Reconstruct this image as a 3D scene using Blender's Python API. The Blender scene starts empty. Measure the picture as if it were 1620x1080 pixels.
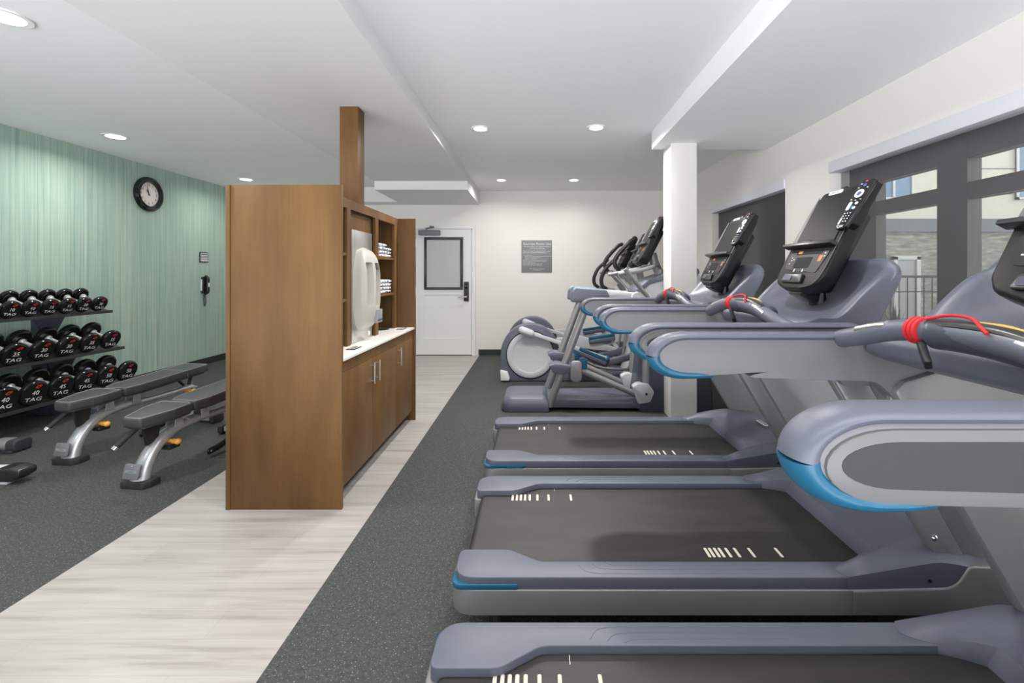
import bpy, bmesh, math, random
from mathutils import Vector, Matrix
random.seed(4)
PI = math.pi
C = bpy.context.scene.collection
SC = bpy.context.scene

# ------------------------------------------------------------------ camera
cam = bpy.data.cameras.new('camera'); co = bpy.data.objects.new('camera', cam); C.objects.link(co)
co.location = (0, 0, 1.34); co.rotation_euler = (PI/2, 0, 0)
cam.sensor_width = 36; cam.lens = 16.0
cam.shift_x = -36/1620.0; cam.shift_y = -106.5/1620.0
cam.clip_start = 0.05; cam.clip_end = 200
SC.camera = co
# ------------------------------------------------------------------ world, exposure
w = bpy.data.worlds.new('world'); SC.world = w; w.use_nodes = True
bg = w.node_tree.nodes['Background']
wn = w.node_tree.nodes; wl_ = w.node_tree.links
wtc = wn.new('ShaderNodeTexCoord'); wsx = wn.new('ShaderNodeSeparateXYZ'); wmr = wn.new('ShaderNodeMapRange')
wl_.new(wtc.outputs['Generated'], wsx.inputs[0]); wl_.new(wsx.outputs['Z'], wmr.inputs[0])
wmr.inputs[1].default_value = -.15; wmr.inputs[2].default_value = .15
wmr.inputs[3].default_value = 6.2          # added uplight below the horizon, entering behind the camera to brighten the ceiling
wmr.inputs[4].default_value = 0.5          # overcast sky above it
bg.inputs[0].default_value = (0.95, 0.965, 1.0, 1); wl_.new(wmr.outputs[0], bg.inputs[1])
SC.view_settings.view_transform = 'Standard'; SC.view_settings.look = 'None'
SC.view_settings.exposure = 0.16; SC.view_settings.gamma = 1; SC.view_settings.use_curve_mapping = False
LAMP_W = 22.0                      # watts of one ceiling downlight
sun = bpy.data.lights.new('sun', 'SUN'); sun.energy = 4.5; sun.angle = math.radians(60)      # hazy daylight on the window side
so = bpy.data.objects.new('sun', sun); C.objects.link(so)
so.rotation_euler = Vector((-.75, .45, -.5)).to_track_quat('-Z', 'Y').to_euler()

# ------------------------------------------------------------------ materials
def srgb(r, g, b):
    def f(c):
        c /= 255.0
        return c/12.92 if c <= .04045 else ((c+.055)/1.055)**2.4
    return (f(r), f(g), f(b), 1)
MATS = {}
def mat(name, col, rough=.5, metal=0, var=.06, scale=8, bump=0, bscale=200, emit=None, spec=.5, coat=0, stretch=(1,1,1)):
    if name in MATS: return MATS[name]
    m = bpy.data.materials.new(name); m.use_nodes = True; nt = m.node_tree; N = nt.nodes; L = nt.links
    p = N['Principled BSDF']
    p.inputs['Roughness'].default_value = rough; p.inputs['Metallic'].default_value = metal
    p.inputs['Specular IOR Level'].default_value = spec
    p.inputs['Coat Weight'].default_value = coat
    tc = N.new('ShaderNodeTexCoord'); mp = N.new('ShaderNodeMapping'); mp.inputs['Scale'].default_value = stretch
    L.new(tc.outputs['Object'], mp.inputs['Vector'])
    nz = N.new('ShaderNodeTexNoise'); nz.inputs['Scale'].default_value = scale; nz.inputs['Detail'].default_value = 4
    L.new(mp.outputs[0], nz.inputs['Vector'])
    mx = N.new('ShaderNodeMix'); mx.data_type = 'RGBA'
    mx.inputs[6].default_value = tuple(c*(1-var) for c in col[:3])+(1,)
    mx.inputs[7].default_value = tuple(min(1, c*(1+var)) for c in col[:3])+(1,)
    L.new(nz.outputs[0], mx.inputs[0]); L.new(mx.outputs[2], p.inputs['Base Color'])
    if bump:
        n2 = N.new('ShaderNodeTexNoise'); n2.inputs['Scale'].default_value = bscale; n2.inputs['Detail'].default_value = 3
        L.new(mp.outputs[0], n2.inputs['Vector'])
        b = N.new('ShaderNodeBump'); b.inputs['Strength'].default_value = bump; b.inputs['Distance'].default_value = .002
        L.new(n2.outputs[0], b.inputs['Height']); L.new(b.outputs[0], p.inputs['Normal'])
    if emit:
        p.inputs['Emission Color'].default_value = emit[0]; p.inputs['Emission Strength'].default_value = emit[1]
    MATS[name] = m
    return m
def ramp(N, stops):
    r = N.new('ShaderNodeValToRGB'); e = r.color_ramp.elements
    e[0].position, e[0].color = stops[0]; e[1].position, e[1].color = stops[-1]
    for s in stops[1:-1]:
        q = e.new(s[0]); q.color = s[1]
    return r
def nodes(name, rough=.5):
    m = bpy.data.materials.new(name); m.use_nodes = True; N = m.node_tree.nodes; L = m.node_tree.links
    p = N['Principled BSDF']; p.inputs['Roughness'].default_value = rough
    tc = N.new('ShaderNodeTexCoord'); mp = N.new('ShaderNodeMapping'); L.new(tc.outputs['Object'], mp.inputs['Vector'])
    return m, N, L, p, mp
def noise(N, L, v, scale, detail=4, rough=.5):
    n = N.new('ShaderNodeTexNoise'); n.inputs['Scale'].default_value = scale; n.inputs['Detail'].default_value = detail
    n.inputs['Roughness'].default_value = rough
    L.new(v, n.inputs['Vector']); return n
def mixc(N, L, fac, a, b, mode='MIX'):
    x = N.new('ShaderNodeMix'); x.data_type = 'RGBA'; x.blend_type = mode
    for i, v in ((0, fac), (6, a), (7, b)):
        if hasattr(v, 'links') or hasattr(v, 'is_output'): L.new(v, x.inputs[i])
        else: x.inputs[i].default_value = v
    return x.outputs[2]

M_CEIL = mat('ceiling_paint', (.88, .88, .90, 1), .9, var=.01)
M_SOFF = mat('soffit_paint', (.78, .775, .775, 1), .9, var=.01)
M_WALL = mat('cream_paint', (.80, .775, .74, 1), .85, var=.012, scale=2)
M_WHITE = mat('white_enamel', (.78, .775, .765, 1), .5, var=.01)
M_PILLAR = mat('pillar_paint', (.70, .685, .66, 1), .8, var=.01)
M_SLATE = mat('slate_plastic', srgb(91, 95, 109), .38, var=.05, scale=30, bump=.15, bscale=900)
M_SLATED = mat('dark_slate_plastic', srgb(66, 70, 84), .35, var=.05, scale=30)
M_SILVER = mat('silver_paint', srgb(140, 140, 141), .38, metal=.35, var=.04, scale=20)
M_PANEL = mat('grey_panel', srgb(108, 109, 113), .45, var=.03, scale=12)
M_RING = mat('light_grey_plastic', srgb(102, 103, 104), .45, var=.03, scale=12)
M_INSET = mat('charcoal_inset', srgb(46, 49, 53), .6, var=.08, scale=40, bump=.3, bscale=500)
M_BLUE = mat('blue_plastic', srgb(27, 90, 120), .35, var=.05, scale=20)
M_BLUEL = mat('pale_blue_plastic', srgb(150, 190, 208), .35, var=.05, scale=20)
M_BLACK = mat('black_plastic', srgb(34, 34, 35), .32, var=.1, scale=20)
M_BLACKG = mat('gloss_black', srgb(22, 22, 24), .12, var=.1, scale=20)
M_RUBBER = mat('black_rubber', srgb(38, 38, 40), .7, var=.15, scale=60, bump=.3)
M_SCREEN = mat('screen_glass', srgb(26, 26, 28), .45, var=.05, scale=3, spec=.12)
M_CHROME = mat('chrome', (.75, .75, .76, 1), .18, metal=1, var=.03)
M_STEEL = mat('brushed_steel', (.62, .61, .59, 1), .32, metal=1, var=.05, scale=6, stretch=(1, 1, 30))
M_LGREY = mat('pale_grey_shell', srgb(192, 193, 197), .45, var=.02)
M_FRAMEG = mat('bench_silver', srgb(176, 177, 180), .3, metal=.5, var=.04, scale=14)
M_VINYL = mat('black_upholstery', srgb(58, 58, 60), .45, var=.12, scale=40, bump=.25, bscale=300)
M_KNURL = mat('knurled_steel', srgb(190, 190, 192), .38, metal=.55, var=.05, scale=60, bump=.4, bscale=800)
M_STITCH = mat('grey_stitching', srgb(150, 150, 150), .6)
M_ORANGE = mat('orange_plastic', srgb(235, 165, 60), .4)
M_RED = mat('red_cord', srgb(205, 30, 38), .6, bump=.5, bscale=600)
M_REDP = mat('red_print', srgb(205, 45, 48), .5)
M_WPRINT = mat('white_print', srgb(225, 225, 225), .5)
M_MARK = mat('cream_print', srgb(205, 200, 185), .6)
M_AMBER = mat('amber_display', srgb(170, 100, 40), .5, emit=(srgb(230, 130, 40), .15))
M_BLUEB = mat('blue_button', srgb(60, 90, 170), .4)
M_FOUNT = mat('ivory_plastic', srgb(196, 193, 184), .4, var=.01)
M_GREYP = mat('grey_button_panel', srgb(150, 152, 156), .4)
M_SIGN = mat('grey_sign', srgb(128, 129, 132), .6, var=.03)
M_QUARTZ = mat('white_quartz', srgb(238, 236, 230), .25, var=.03, scale=30)
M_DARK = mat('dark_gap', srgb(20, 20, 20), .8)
M_BASEB = mat('black_cove_base', srgb(42, 44, 44), .5)
M_ALU = mat('shade_aluminium', srgb(222, 223, 230), .5, var=.02)
M_BRONZE = mat('dark_bronze', srgb(62, 58, 54), .4, metal=.5)
M_FACE = mat('clock_face', srgb(235, 228, 222), .6, var=.01)

def m_wood():
    m, N, L, p, mp = nodes('brown_maple', .5)
    p.inputs['Specular IOR Level'].default_value = .25
    mp.inputs['Scale'].default_value = (1, 1, .22)
    a = noise(N, L, mp.outputs[0], 3.2, 6, .6)
    mp2 = N.new('ShaderNodeMapping'); mp2.inputs['Scale'].default_value = (1, 1, .035)
    L.new(mp.inputs['Vector'].links[0].from_socket, mp2.inputs['Vector'])
    b = noise(N, L, mp2.outputs[0], 70, 5, .6)
    r = ramp(N, [(.3, srgb(84, 59, 31)), (.5, srgb(104, 75, 42)), (.72, srgb(123, 91, 54))])
    L.new(a.outputs[0], r.inputs[0])
    r2 = ramp(N, [(.3, (.90, .90, .90, 1)), (.65, (1.03, 1.02, 1.01, 1))]); L.new(b.outputs[0], r2.inputs[0])
    L.new(mixc(N, L, 1.0, r.outputs[0], r2.outputs[0], 'MULTIPLY'), p.inputs['Base Color'])
    return m
M_WOOD = m_wood()
def m_vinylfloor():
    m, N, L, p, mp = nodes('oak_look_vinyl', .38)
    mp.inputs['Scale'].default_value = (.5, 9, 1)
    a = noise(N, L, mp.outputs[0], 2.4, 8, .62)
    mp2 = N.new('ShaderNodeMapping'); mp2.inputs['Scale'].default_value = (.35, 2.2, 1)
    L.new(mp.inputs['Vector'].links[0].from_socket, mp2.inputs['Vector'])
    b = noise(N, L, mp2.outputs[0], 2.0, 3, .5)
    r = ramp(N, [(.28, srgb(138, 133, 129)), (.45, srgb(164, 160, 156)), (.7, srgb(180, 177, 174))])
    L.new(a.outputs[0], r.inputs[0])
    r2 = ramp(N, [(.3, (.92, .91, .90, 1)), (.7, (1.03, 1.03, 1.03, 1))]); L.new(b.outputs[0], r2.inputs[0])
    br = N.new('ShaderNodeTexBrick'); L.new(mp.inputs['Vector'].links[0].from_socket, br.inputs['Vector'])
    br.inputs['Scale'].default_value = 1; br.inputs['Brick Width'].default_value = 1.22; br.inputs['Row Height'].default_value = .152
    br.inputs['Mortar Size'].default_value = .0012; br.inputs['Mortar Smooth'].default_value = .3
    br.inputs['Color1'].default_value = (1, 1, 1, 1); br.inputs['Color2'].default_value = (.94, .94, .94, 1); br.inputs['Mortar'].default_value = (.8, .8, .8, 1)
    c = mixc(N, L, 1.0, r.outputs[0], r2.outputs[0], 'MULTIPLY')
    L.new(mixc(N, L, 1.0, c, br.outputs[0], 'MULTIPLY'), p.inputs['Base Color'])
    return m
M_VFLOOR = m_vinylfloor()
def m_matfloor():
    m, N, L, p, mp = nodes('speckled_rubber', .75)
    a = noise(N, L, mp.outputs[0], 170, 2, .5)
    r = ramp(N, [(0, (0, 0, 0, 1)), (.635, (0, 0, 0, 1)), (.70, (1, 1, 1, 1))]); L.new(a.outputs[0], r.inputs[0])
    b = noise(N, L, mp.outputs[0], 60, 4, .7)
    r2 = ramp(N, [(.35, srgb(42, 45, 44)), (.65, srgb(66, 69, 67))]); L.new(b.outputs[0], r2.inputs[0])
    L.new(mixc(N, L, r.outputs[0], r2.outputs[0], srgb(148, 152, 146)), p.inputs['Base Color'])
    bp = N.new('ShaderNodeBump'); bp.inputs['Strength'].default_value = .3; bp.inputs['Distance'].default_value = .002
    L.new(b.outputs[0], bp.inputs['Height']); L.new(bp.outputs[0], p.inputs['Normal'])
    return m
M_MAT = m_matfloor()
def m_paper():
    m, N, L, p, mp = nodes('striped_green_wallpaper', .75)
    mp.inputs['Scale'].default_value = (1, 1, .012)
    a = noise(N, L, mp.outputs[0], 42, 5, .8)
    mpb = N.new('ShaderNodeMapping'); mpb.inputs['Scale'].default_value = (1, 1, .25)
    L.new(mp.inputs['Vector'].links[0].from_socket, mpb.inputs['Vector'])
    b = noise(N, L, mpb.outputs[0], 4, 4, .6)
    r = ramp(N, [(.30, srgb(126, 158, 150)), (.44, srgb(156, 182, 170)), (.56, srgb(172, 192, 179)), (.72, srgb(192, 205, 191))])
    L.new(a.outputs[0], r.inputs[0])
    r2 = ramp(N, [(.3, (.90, .94, .95, 1)), (.7, (1.05, 1.03, 1.0, 1))]); L.new(b.outputs[0], r2.inputs[0])
    mpc = N.new('ShaderNodeMapping'); mpc.inputs['Scale'].default_value = (1, 1, .01)
    L.new(mp.inputs['Vector'].links[0].from_socket, mpc.inputs['Vector'])
    c = noise(N, L, mpc.outputs[0], 90, 2, .5)
    r3 = ramp(N, [(.62, (1, 1, 1, 1)), (.70, (.74, .82, .84, 1))]); L.new(c.outputs[0], r3.inputs[0])
    x = mixc(N, L, 1.0, r.outputs[0], r2.outputs[0], 'MULTIPLY')
    L.new(mixc(N, L, 1.0, x, r3.outputs[0], 'MULTIPLY'), p.inputs['Base Color'])
    return m
M_PAPER = m_paper()
def m_belt():
    m, N, L, p, mp = nodes('running_belt', .5)
    mp.inputs['Scale'].default_value = (1, 6, 1)
    a = noise(N, L, mp.outputs[0], 3, 4, .6)
    r = ramp(N, [(.3, srgb(34, 33, 32)), (.7, srgb(47, 46, 44))]); L.new(a.outputs[0], r.inputs[0])
    L.new(r.outputs[0], p.inputs['Base Color'])
    v = N.new('ShaderNodeTexVoronoi'); v.inputs['Scale'].default_value = 420; L.new(mp.inputs['Vector'].links[0].from_socket, v.inputs['Vector'])
    bp = N.new('ShaderNodeBump'); bp.inputs['Strength'].default_value = .25; bp.inputs['Distance'].default_value = .001
    L.new(v.outputs[0], bp.inputs['Height']); L.new(bp.outputs[0], p.inputs['Normal'])
    return m
M_BELT = m_belt()
def m_shade(name, thru, col):
    m = bpy.data.materials.new(name); m.use_nodes = True; N = m.node_tree.nodes; L = m.node_tree.links
    out = N['Material Output']; p = N['Principled BSDF']; p.inputs['Base Color'].default_value = col; p.inputs['Roughness'].default_value = .7
    tr = N.new('ShaderNodeBsdfTransparent'); mx = N.new('ShaderNodeMixShader'); mx.inputs[0].default_value = 1-thru
    tc = N.new('ShaderNodeTexCoord'); nz = N.new('ShaderNodeTexNoise'); nz.inputs['Scale'].default_value = 60
    mp = N.new('ShaderNodeMapping'); mp.inputs['Scale'].default_value = (1, 1, .05); L.new(tc.outputs['Object'], mp.inputs[0]); L.new(mp.outputs[0], nz.inputs[0])
    mr = N.new('ShaderNodeMapRange'); mr.inputs[3].default_value = 1-thru-.01; mr.inputs[4].default_value = 1-thru+.01
    L.new(nz.outputs[0], mr.inputs[0]); L.new(mr.outputs[0], mx.inputs[0])
    L.new(tr.outputs[0], mx.inputs[1]); L.new(p.outputs[0], mx.inputs[2]); L.new(mx.outputs[0], out.inputs[0])
    return m
M_SHADE = m_shade('solar_mesh', .70, srgb(120, 120, 124))
M_SHADE2 = mat('blackout_mesh', srgb(84, 84, 86), .7, var=.04, scale=3)
def m_towel():
    m, N, L, p, mp = nodes('striped_towel', .9)
    nz = noise(N, L, mp.outputs[0], 45, 2, .5)
    sx = N.new('ShaderNodeSeparateXYZ'); L.new(mp.outputs[0], sx.inputs[0])
    m1 = N.new('ShaderNodeMath'); m1.operation = 'MULTIPLY_ADD'; m1.inputs[1].default_value = .02; m1.inputs[2].default_value = -.01; L.new(nz.outputs[0], m1.inputs[0])
    ad = N.new('ShaderNodeMath'); ad.operation = 'ADD'; L.new(sx.outputs['Y'], ad.inputs[0]); L.new(m1.outputs[0], ad.inputs[1])
    s2 = N.new('ShaderNodeMath'); s2.operation = 'SUBTRACT'; s2.inputs[1].default_value = .034; a2 = N.new('ShaderNodeMath'); a2.operation = 'ABSOLUTE'; L.new(ad.outputs[0], a2.inputs[0]); L.new(a2.outputs[0], s2.inputs[0])
    ab = N.new('ShaderNodeMath'); ab.operation = 'ABSOLUTE'; L.new(s2.outputs[0], ab.inputs[0])
    lt = N.new('ShaderNodeMath'); lt.operation = 'LESS_THAN'; lt.inputs[1].default_value = .008; L.new(ab.outputs[0], lt.inputs[0])
    L.new(mixc(N, L, lt.outputs[0], srgb(232, 232, 232), srgb(66, 78, 104)), p.inputs['Base Color'])
    bp = N.new('ShaderNodeBump'); bp.inputs['Strength'].default_value = .5; bp.inputs['Distance'].default_value = .003
    n2 = noise(N, L, mp.outputs[0], 300, 2, .5); L.new(n2.outputs[0], bp.inputs['Height']); L.new(bp.outputs[0], p.inputs['Normal'])
    return m
M_TOWEL = m_towel()
def m_stone():
    m, N, L, p, mp = nodes('stacked_stone', .9)
    mp.inputs['Scale'].default_value = (1.0, 1, 6)
    a = noise(N, L, mp.outputs[0], 2.6, 6, .7)
    r = ramp(N, [(.3, srgb(105, 104, 100)), (.5, srgb(165, 160, 152)), (.7, srgb(215, 210, 200))]); L.new(a.outputs[0], r.inputs[0])
    L.new(r.outputs[0], p.inputs['Base Color'])
    return m
M_STONE = m_stone()
M_SIDING = mat('beige_siding', srgb(236, 232, 216), .8, var=.03, scale=1)
M_FASCIA = mat('grey_fascia', srgb(128, 131, 138), .7)
M_GROUND = mat('paving', srgb(190, 188, 180), .9, var=.1)
M_LEAF = mat('shrub_green', srgb(62, 76, 56), .7, var=.3, scale=12)
M_PANE = mat('blue_glazing', srgb(120, 150, 185), .15, var=.1, scale=1)
def m_glass():
    m = bpy.data.materials.new('window_glass'); m.use_nodes = True; N = m.node_tree.nodes; L = m.node_tree.links
    g = N.new('ShaderNodeBsdfGlossy'); g.inputs['Roughness'].default_value = .02; t = N.new('ShaderNodeBsdfTransparent'); t.inputs[0].default_value = (.9, .93, .92, 1)
    mx = N.new('ShaderNodeMixShader'); mx.inputs[0].default_value = .06
    L.new(t.outputs[0], mx.inputs[1]); L.new(g.outputs[0], mx.inputs[2]); L.new(mx.outputs[0], N['Material Output'].inputs[0])
    return m
M_GLASS = m_glass()
M_FROST = mat('frosted_door_glass', srgb(186, 187, 188), .5, var=.01)

# ------------------------------------------------------------------ mesh helpers
def spl(pts, n=8, closed=False):
    pts = [Vector(p) for p in pts]; out = []
    m = len(pts); segs = m if closed else m-1
    for i in range(segs):
        if closed: a, b, c, d = pts[i-1], pts[i], pts[(i+1) % m], pts[(i+2) % m]
        else:
            b, c = pts[i], pts[i+1]; a = pts[i-1] if i else b+(b-c); d = pts[i+2] if i+2 < m else c+(c-b)
        for k in range(n):
            t = k/n
            out.append(.5*((2*b)+(c-a)*t+(2*a-5*b+4*c-d)*t*t+(-a+3*b-3*c+d)*t**3))
    if not closed: out.append(pts[-1])
    return out
def fillet(pts, r, n=5):
    out = []; m = len(pts)
    for i in range(m):
        p = Vector(pts[i]); a = Vector(pts[i-1]); b = Vector(pts[(i+1) % m])
        rr = r[i] if isinstance(r, (list, tuple)) else r
        if rr <= 0: out.append(tuple(p)); continue
        da = (a-p); db = (b-p); la = da.length; lb = db.length; da.normalize(); db.normalize()
        ang = da.angle(db)
        d = min(rr/math.tan(ang/2), la*.49, lb*.49)
        s = p+da*d; e = p+db*d
        for k in range(n+1):
            t = k/n
            out.append(tuple((1-t)**2*s+2*t*(1-t)*p+t*t*e))
    return out
def dee(xl, rx, zt, zb, xr, zr=None, n=14):
    """outline with a round left end: top edge zt, bottom edge zb, right end at xr (bottom there zr)"""
    c = (zt+zb)/2; h = (zt-zb)/2
    return [(xr, zr if zr is not None else zb), (xr, zt)]+[(xl+rx-rx*math.sin(PI*i/n), c+h*math.cos(PI*i/n)) for i in range(n+1)]
def rrect(a0, a1, b0, b1, r, n=5): return fillet([(a0, b0), (a1, b0), (a1, b1), (a0, b1)], r, n)
class P:
    def __init__(s): s.bm = bmesh.new()
    def put(s, b, M=None, mi=0):
        if M is not None: b.transform(M)
        for f in b.faces: f.material_index = mi
        me = bpy.data.meshes.new('t'); b.to_mesh(me); b.free(); s.bm.from_mesh(me); bpy.data.meshes.remove(me)
        return s
    def _bev(s, b, bev, seg, lim=.6):
        if bev > 0:
            bmesh.ops.recalc_face_normals(b, faces=b.faces)
            es = [e for e in b.edges if len(e.link_faces) == 2 and e.calc_face_angle(0) > lim]
            bmesh.ops.bevel(b, geom=es, offset=bev, segments=seg, affect='EDGES', profile=.5, clamp_overlap=True)
    def box(s, x0, x1, y0, y1, z0, z1, bev=0, mi=0, M=None, seg=2):
        b = bmesh.new(); bmesh.ops.create_cube(b, size=1)
        for v in b.verts: v.co = Vector((x0+(v.co.x+.5)*(x1-x0), y0+(v.co.y+.5)*(y1-y0), z0+(v.co.z+.5)*(z1-z0)))
        s._bev(b, bev, seg); return s.put(b, M, mi)
    def prism(s, pts, plane, a, c, bev=0, seg=2, mi=0, M=None, lim=.6):
        b = bmesh.new()
        f3 = {'xz': lambda p, t: (p[0], t, p[1]), 'xy': lambda p, t: (p[0], p[1], t), 'yz': lambda p, t: (t, p[0], p[1])}[plane]
        v0 = [b.verts.new(f3(p, a)) for p in pts]; v1 = [b.verts.new(f3(p, c)) for p in pts]; n = len(pts)
        b.faces.new(v0); b.faces.new(v1[::-1])
        for i in range(n): b.faces.new((v0[i], v1[i], v1[(i+1) % n], v0[(i+1) % n]))
        s._bev(b, bev, seg, lim); return s.put(b, M, mi)
    def loft(s, rings, caps=True, mi=0, M=None, closed=True):
        b = bmesh.new(); R = [[b.verts.new(p) for p in r] for r in rings]; n = len(rings[0])
        for i in range(len(R)-1):
            for j in range(n if closed else n-1):
                b.faces.new((R[i][j], R[i][(j+1) % n], R[i+1][(j+1) % n], R[i+1][j]))
        if caps: b.faces.new(R[0][::-1]); b.faces.new(R[-1])
        return s.put(b, M, mi)
    def tube(s, pts, r, n=12, mi=0, M=None, caps=True, side=None, r2=None, cap_round=False):
        pts = [Vector(p) for p in pts]; k = len(pts); rings = []
        rs = list(r) if isinstance(r, (list, tuple)) else [r]*k
        r2s = rs if r2 is None else (list(r2) if isinstance(r2, (list, tuple)) else [r2]*k)
        up = None; ext = []
        for i in range(k):
            t = (pts[min(i+1, k-1)]-pts[max(i-1, 0)]).normalized()
            if side is not None:
                a = Vector(side); c = t.cross(a).normalized()
            else:
                if up is None: up = Vector((0, 0, 1)) if abs(t.z) < .9 else Vector((1, 0, 0))
                a = t.cross(up).normalized(); c = a.cross(t).normalized(); up = c
            ext.append((pts[i], t, a, c, rs[i], r2s[i]))
        if cap_round:
            p, t, a, c, x, y = ext[0]; q = min(x, y)
            if cap_round != 'end': ext = [(p-t*q*math.sin(g), t, a, c, x*math.cos(g), y*math.cos(g)) for g in (1.4, 1.0, .5)]+ext
            p, t, a, c, x, y = ext[-1]; q = min(x, y)
            ext = ext+[(p+t*q*math.sin(g), t, a, c, x*math.cos(g), y*math.cos(g)) for g in (.5, 1.0, 1.4)]
        for p, t, a, c, x, y in ext:
            rings.append([p+a*x*math.cos(2*PI*j/n)+c*y*math.sin(2*PI*j/n) for j in range(n)])
        return s.loft(rings, caps, mi, M)
    def lathe(s, prof, axis='z', cen=(0, 0, 0), n=32, mi=0, M=None, caps=True):
        rings = []; cx, cy, cz = cen
        for (r, h) in prof:
            r = max(r, .0004)
            if axis == 'z': rings.append([(cx+r*math.cos(2*PI*j/n), cy+r*math.sin(2*PI*j/n), cz+h) for j in range(n)])
            elif axis == 'y': rings.append([(cx+r*math.cos(2*PI*j/n), cy+h, cz+r*math.sin(2*PI*j/n)) for j in range(n)])
            else: rings.append([(cx+h, cy+r*math.cos(2*PI*j/n), cz+r*math.sin(2*PI*j/n)) for j in range(n)])
        return s.loft(rings, caps, mi, M)
    def ball(s, c, r, mi=0, sc=(1, 1, 1), M=None, n=12):
        b = bmesh.new(); bmesh.ops.create_uvsphere(b, u_segments=n*2, v_segments=n, radius=r)
        for v in b.verts: v.co = Vector((c[0]+v.co.x*sc[0], c[1]+v.co.y*sc[1], c[2]+v.co.z*sc[2]))
        return s.put(b, M, mi)
    def text(s, body, size, M, mi=0, align='CENTER', sx=1, depth=.0006):
        me = text_mesh(body, size, align, depth)
        b = bmesh.new(); b.from_mesh(me)
        if sx != 1:
            for v in b.verts: v.co.x *= sx
        return s.put(b, M, mi)
    def make(s, name, mats, parent=None, loc=None, off=None, sharp=38):
        bm = s.bm
        if off is not None: bmesh.ops.translate(bm, verts=bm.verts, vec=Vector(off))
        bmesh.ops.recalc_face_normals(bm, faces=bm.faces)
        lim = math.radians(sharp)
        for f in bm.faces: f.smooth = True
        for e in bm.edges:
            if len(e.link_faces) == 2 and e.calc_face_angle(0) > lim: e.smooth = False
        me = bpy.data.meshes.new(name); bm.to_mesh(me); bm.free()
        if not isinstance(mats, (list, tuple)): mats = [mats]
        for m in mats: me.materials.append(m)
        o = bpy.data.objects.new(name, me); C.objects.link(o)
        if loc is not None: o.location = loc
        if parent: o.parent = parent
        return o
TXT = {}
def text_mesh(body, size, align, depth):
    k = (body, size, align, depth)
    if k in TXT: return TXT[k]
    cu = bpy.data.curves.new('t', 'FONT'); cu.body = body; cu.size = size; cu.align_x = align; cu.align_y = 'CENTER'; cu.extrude = depth/2; cu.resolution_u = 2
    o = bpy.data.objects.new('t', cu); C.objects.link(o)
    dg = bpy.context.evaluated_depsgraph_get(); dg.update()
    me = bpy.data.meshes.new_from_object(o.evaluated_get(dg)); TXT[k] = me
    bpy.data.objects.remove(o); bpy.data.curves.remove(cu)
    return me
def frame(o, u, v):
    """matrix: local x->u, y->v, z->u x v at origin o"""
    u = Vector(u).normalized(); v = Vector(v).normalized(); w = u.cross(v)
    return Matrix(((u.x, v.x, w.x, o[0]), (u.y, v.y, w.y, o[1]), (u.z, v.z, w.z, o[2]), (0, 0, 0, 1)))
def thing(name, label, cat, loc=(0, 0, 0), rz=0, group=None):
    o = bpy.data.objects.new(name, None); C.objects.link(o); o.location = loc; o.rotation_euler = (0, 0, rz)
    o.empty_display_size = .1; o['label'] = label; o['category'] = cat
    if group: o['group'] = group
    return o
def tag(o, label, cat, group=None):
    o['label'] = label; o['category'] = cat
    if group: o['group'] = group
    return o
def struct(o): o['kind'] = 'structure'; return o
def dup(root, loc, label, rz=None, group=None):
    r = root.copy(); C.objects.link(r); r.location = loc; r['label'] = label
    if rz is not None: r.rotation_euler = (0, 0, rz)
    if group: r['group'] = group
    for ch in list(root.children):
        c = ch.copy(); C.objects.link(c); c.parent = r
        for g in list(ch.children):
            d = g.copy(); C.objects.link(d); d.parent = c
    return r
# ------------------------------------------------------------------ the room
XL, XR, YB, YF, ZC = -4.9, 2.25, 7.54, 0.2, 2.72
YC = 0.2
struct(P().box(-.915, XR, -1.2, YB, -.1, 0).make('floor', M_MAT))
struct(P().box(XL, -2.115, -1.2, YB, -.1, 0).make('floor', M_MAT))
struct(P().box(-2.115, -.915, -1.2, YB, -.1, 0).make('floor', M_VFLOOR))
struct(P().box(XL-.2, XR+.3, YC, YB+.2, ZC, ZC+.15).make('ceiling', M_CEIL))
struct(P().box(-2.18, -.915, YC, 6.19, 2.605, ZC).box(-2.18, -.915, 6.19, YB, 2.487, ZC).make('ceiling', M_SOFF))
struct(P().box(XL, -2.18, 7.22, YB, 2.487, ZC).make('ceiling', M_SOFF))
struct(P().box(1.135, XR, YC, 4.417, 2.549, ZC).make('ceiling', M_CEIL))
struct(P().box(XL-.2, XR+.3, YB, YB+.2, 0, ZC).make('wall_back', M_WALL))
struct(P().box(XL-.2, XL, YF, YB, 0, ZC).make('wall_left', M_PAPER))
W1, W2 = (.9, 3.47), (4.09, 5.77); ZH, ZS = 2.194, .16
wr = P()
for y0, y1 in ((-3.0, W1[0]), (W1[1], W2[0]), (W2[1], YB)): wr.box(XR, XR+.3, y0, y1, 0, ZC)  # first stretch extended out of view to keep sun off the nearest treadmill
for y0, y1 in (W1, W2): wr.box(XR, XR+.3, y0, y1, 0, ZS).box(XR, XR+.3, y0, y1, ZH, ZC)
struct(wr.make('wall_right', M_WALL))
struct(P().box(1.256, 1.497, 4.20, 4.45, 0, ZC, .004).make('trim_1', M_PILLAR))
struct(P().box(-.93, XR, YB-.015, YB, 0, .095).make('baseboard_back', M_BASEB))
struct(P().box(XL, XL+.015, YF, YB, 0, .095).make('baseboard_left', M_BASEB))
struct(P().box(XR-.012, XR, YF, YB, 0, .095).make('baseboard_right', M_BASEB))
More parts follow.
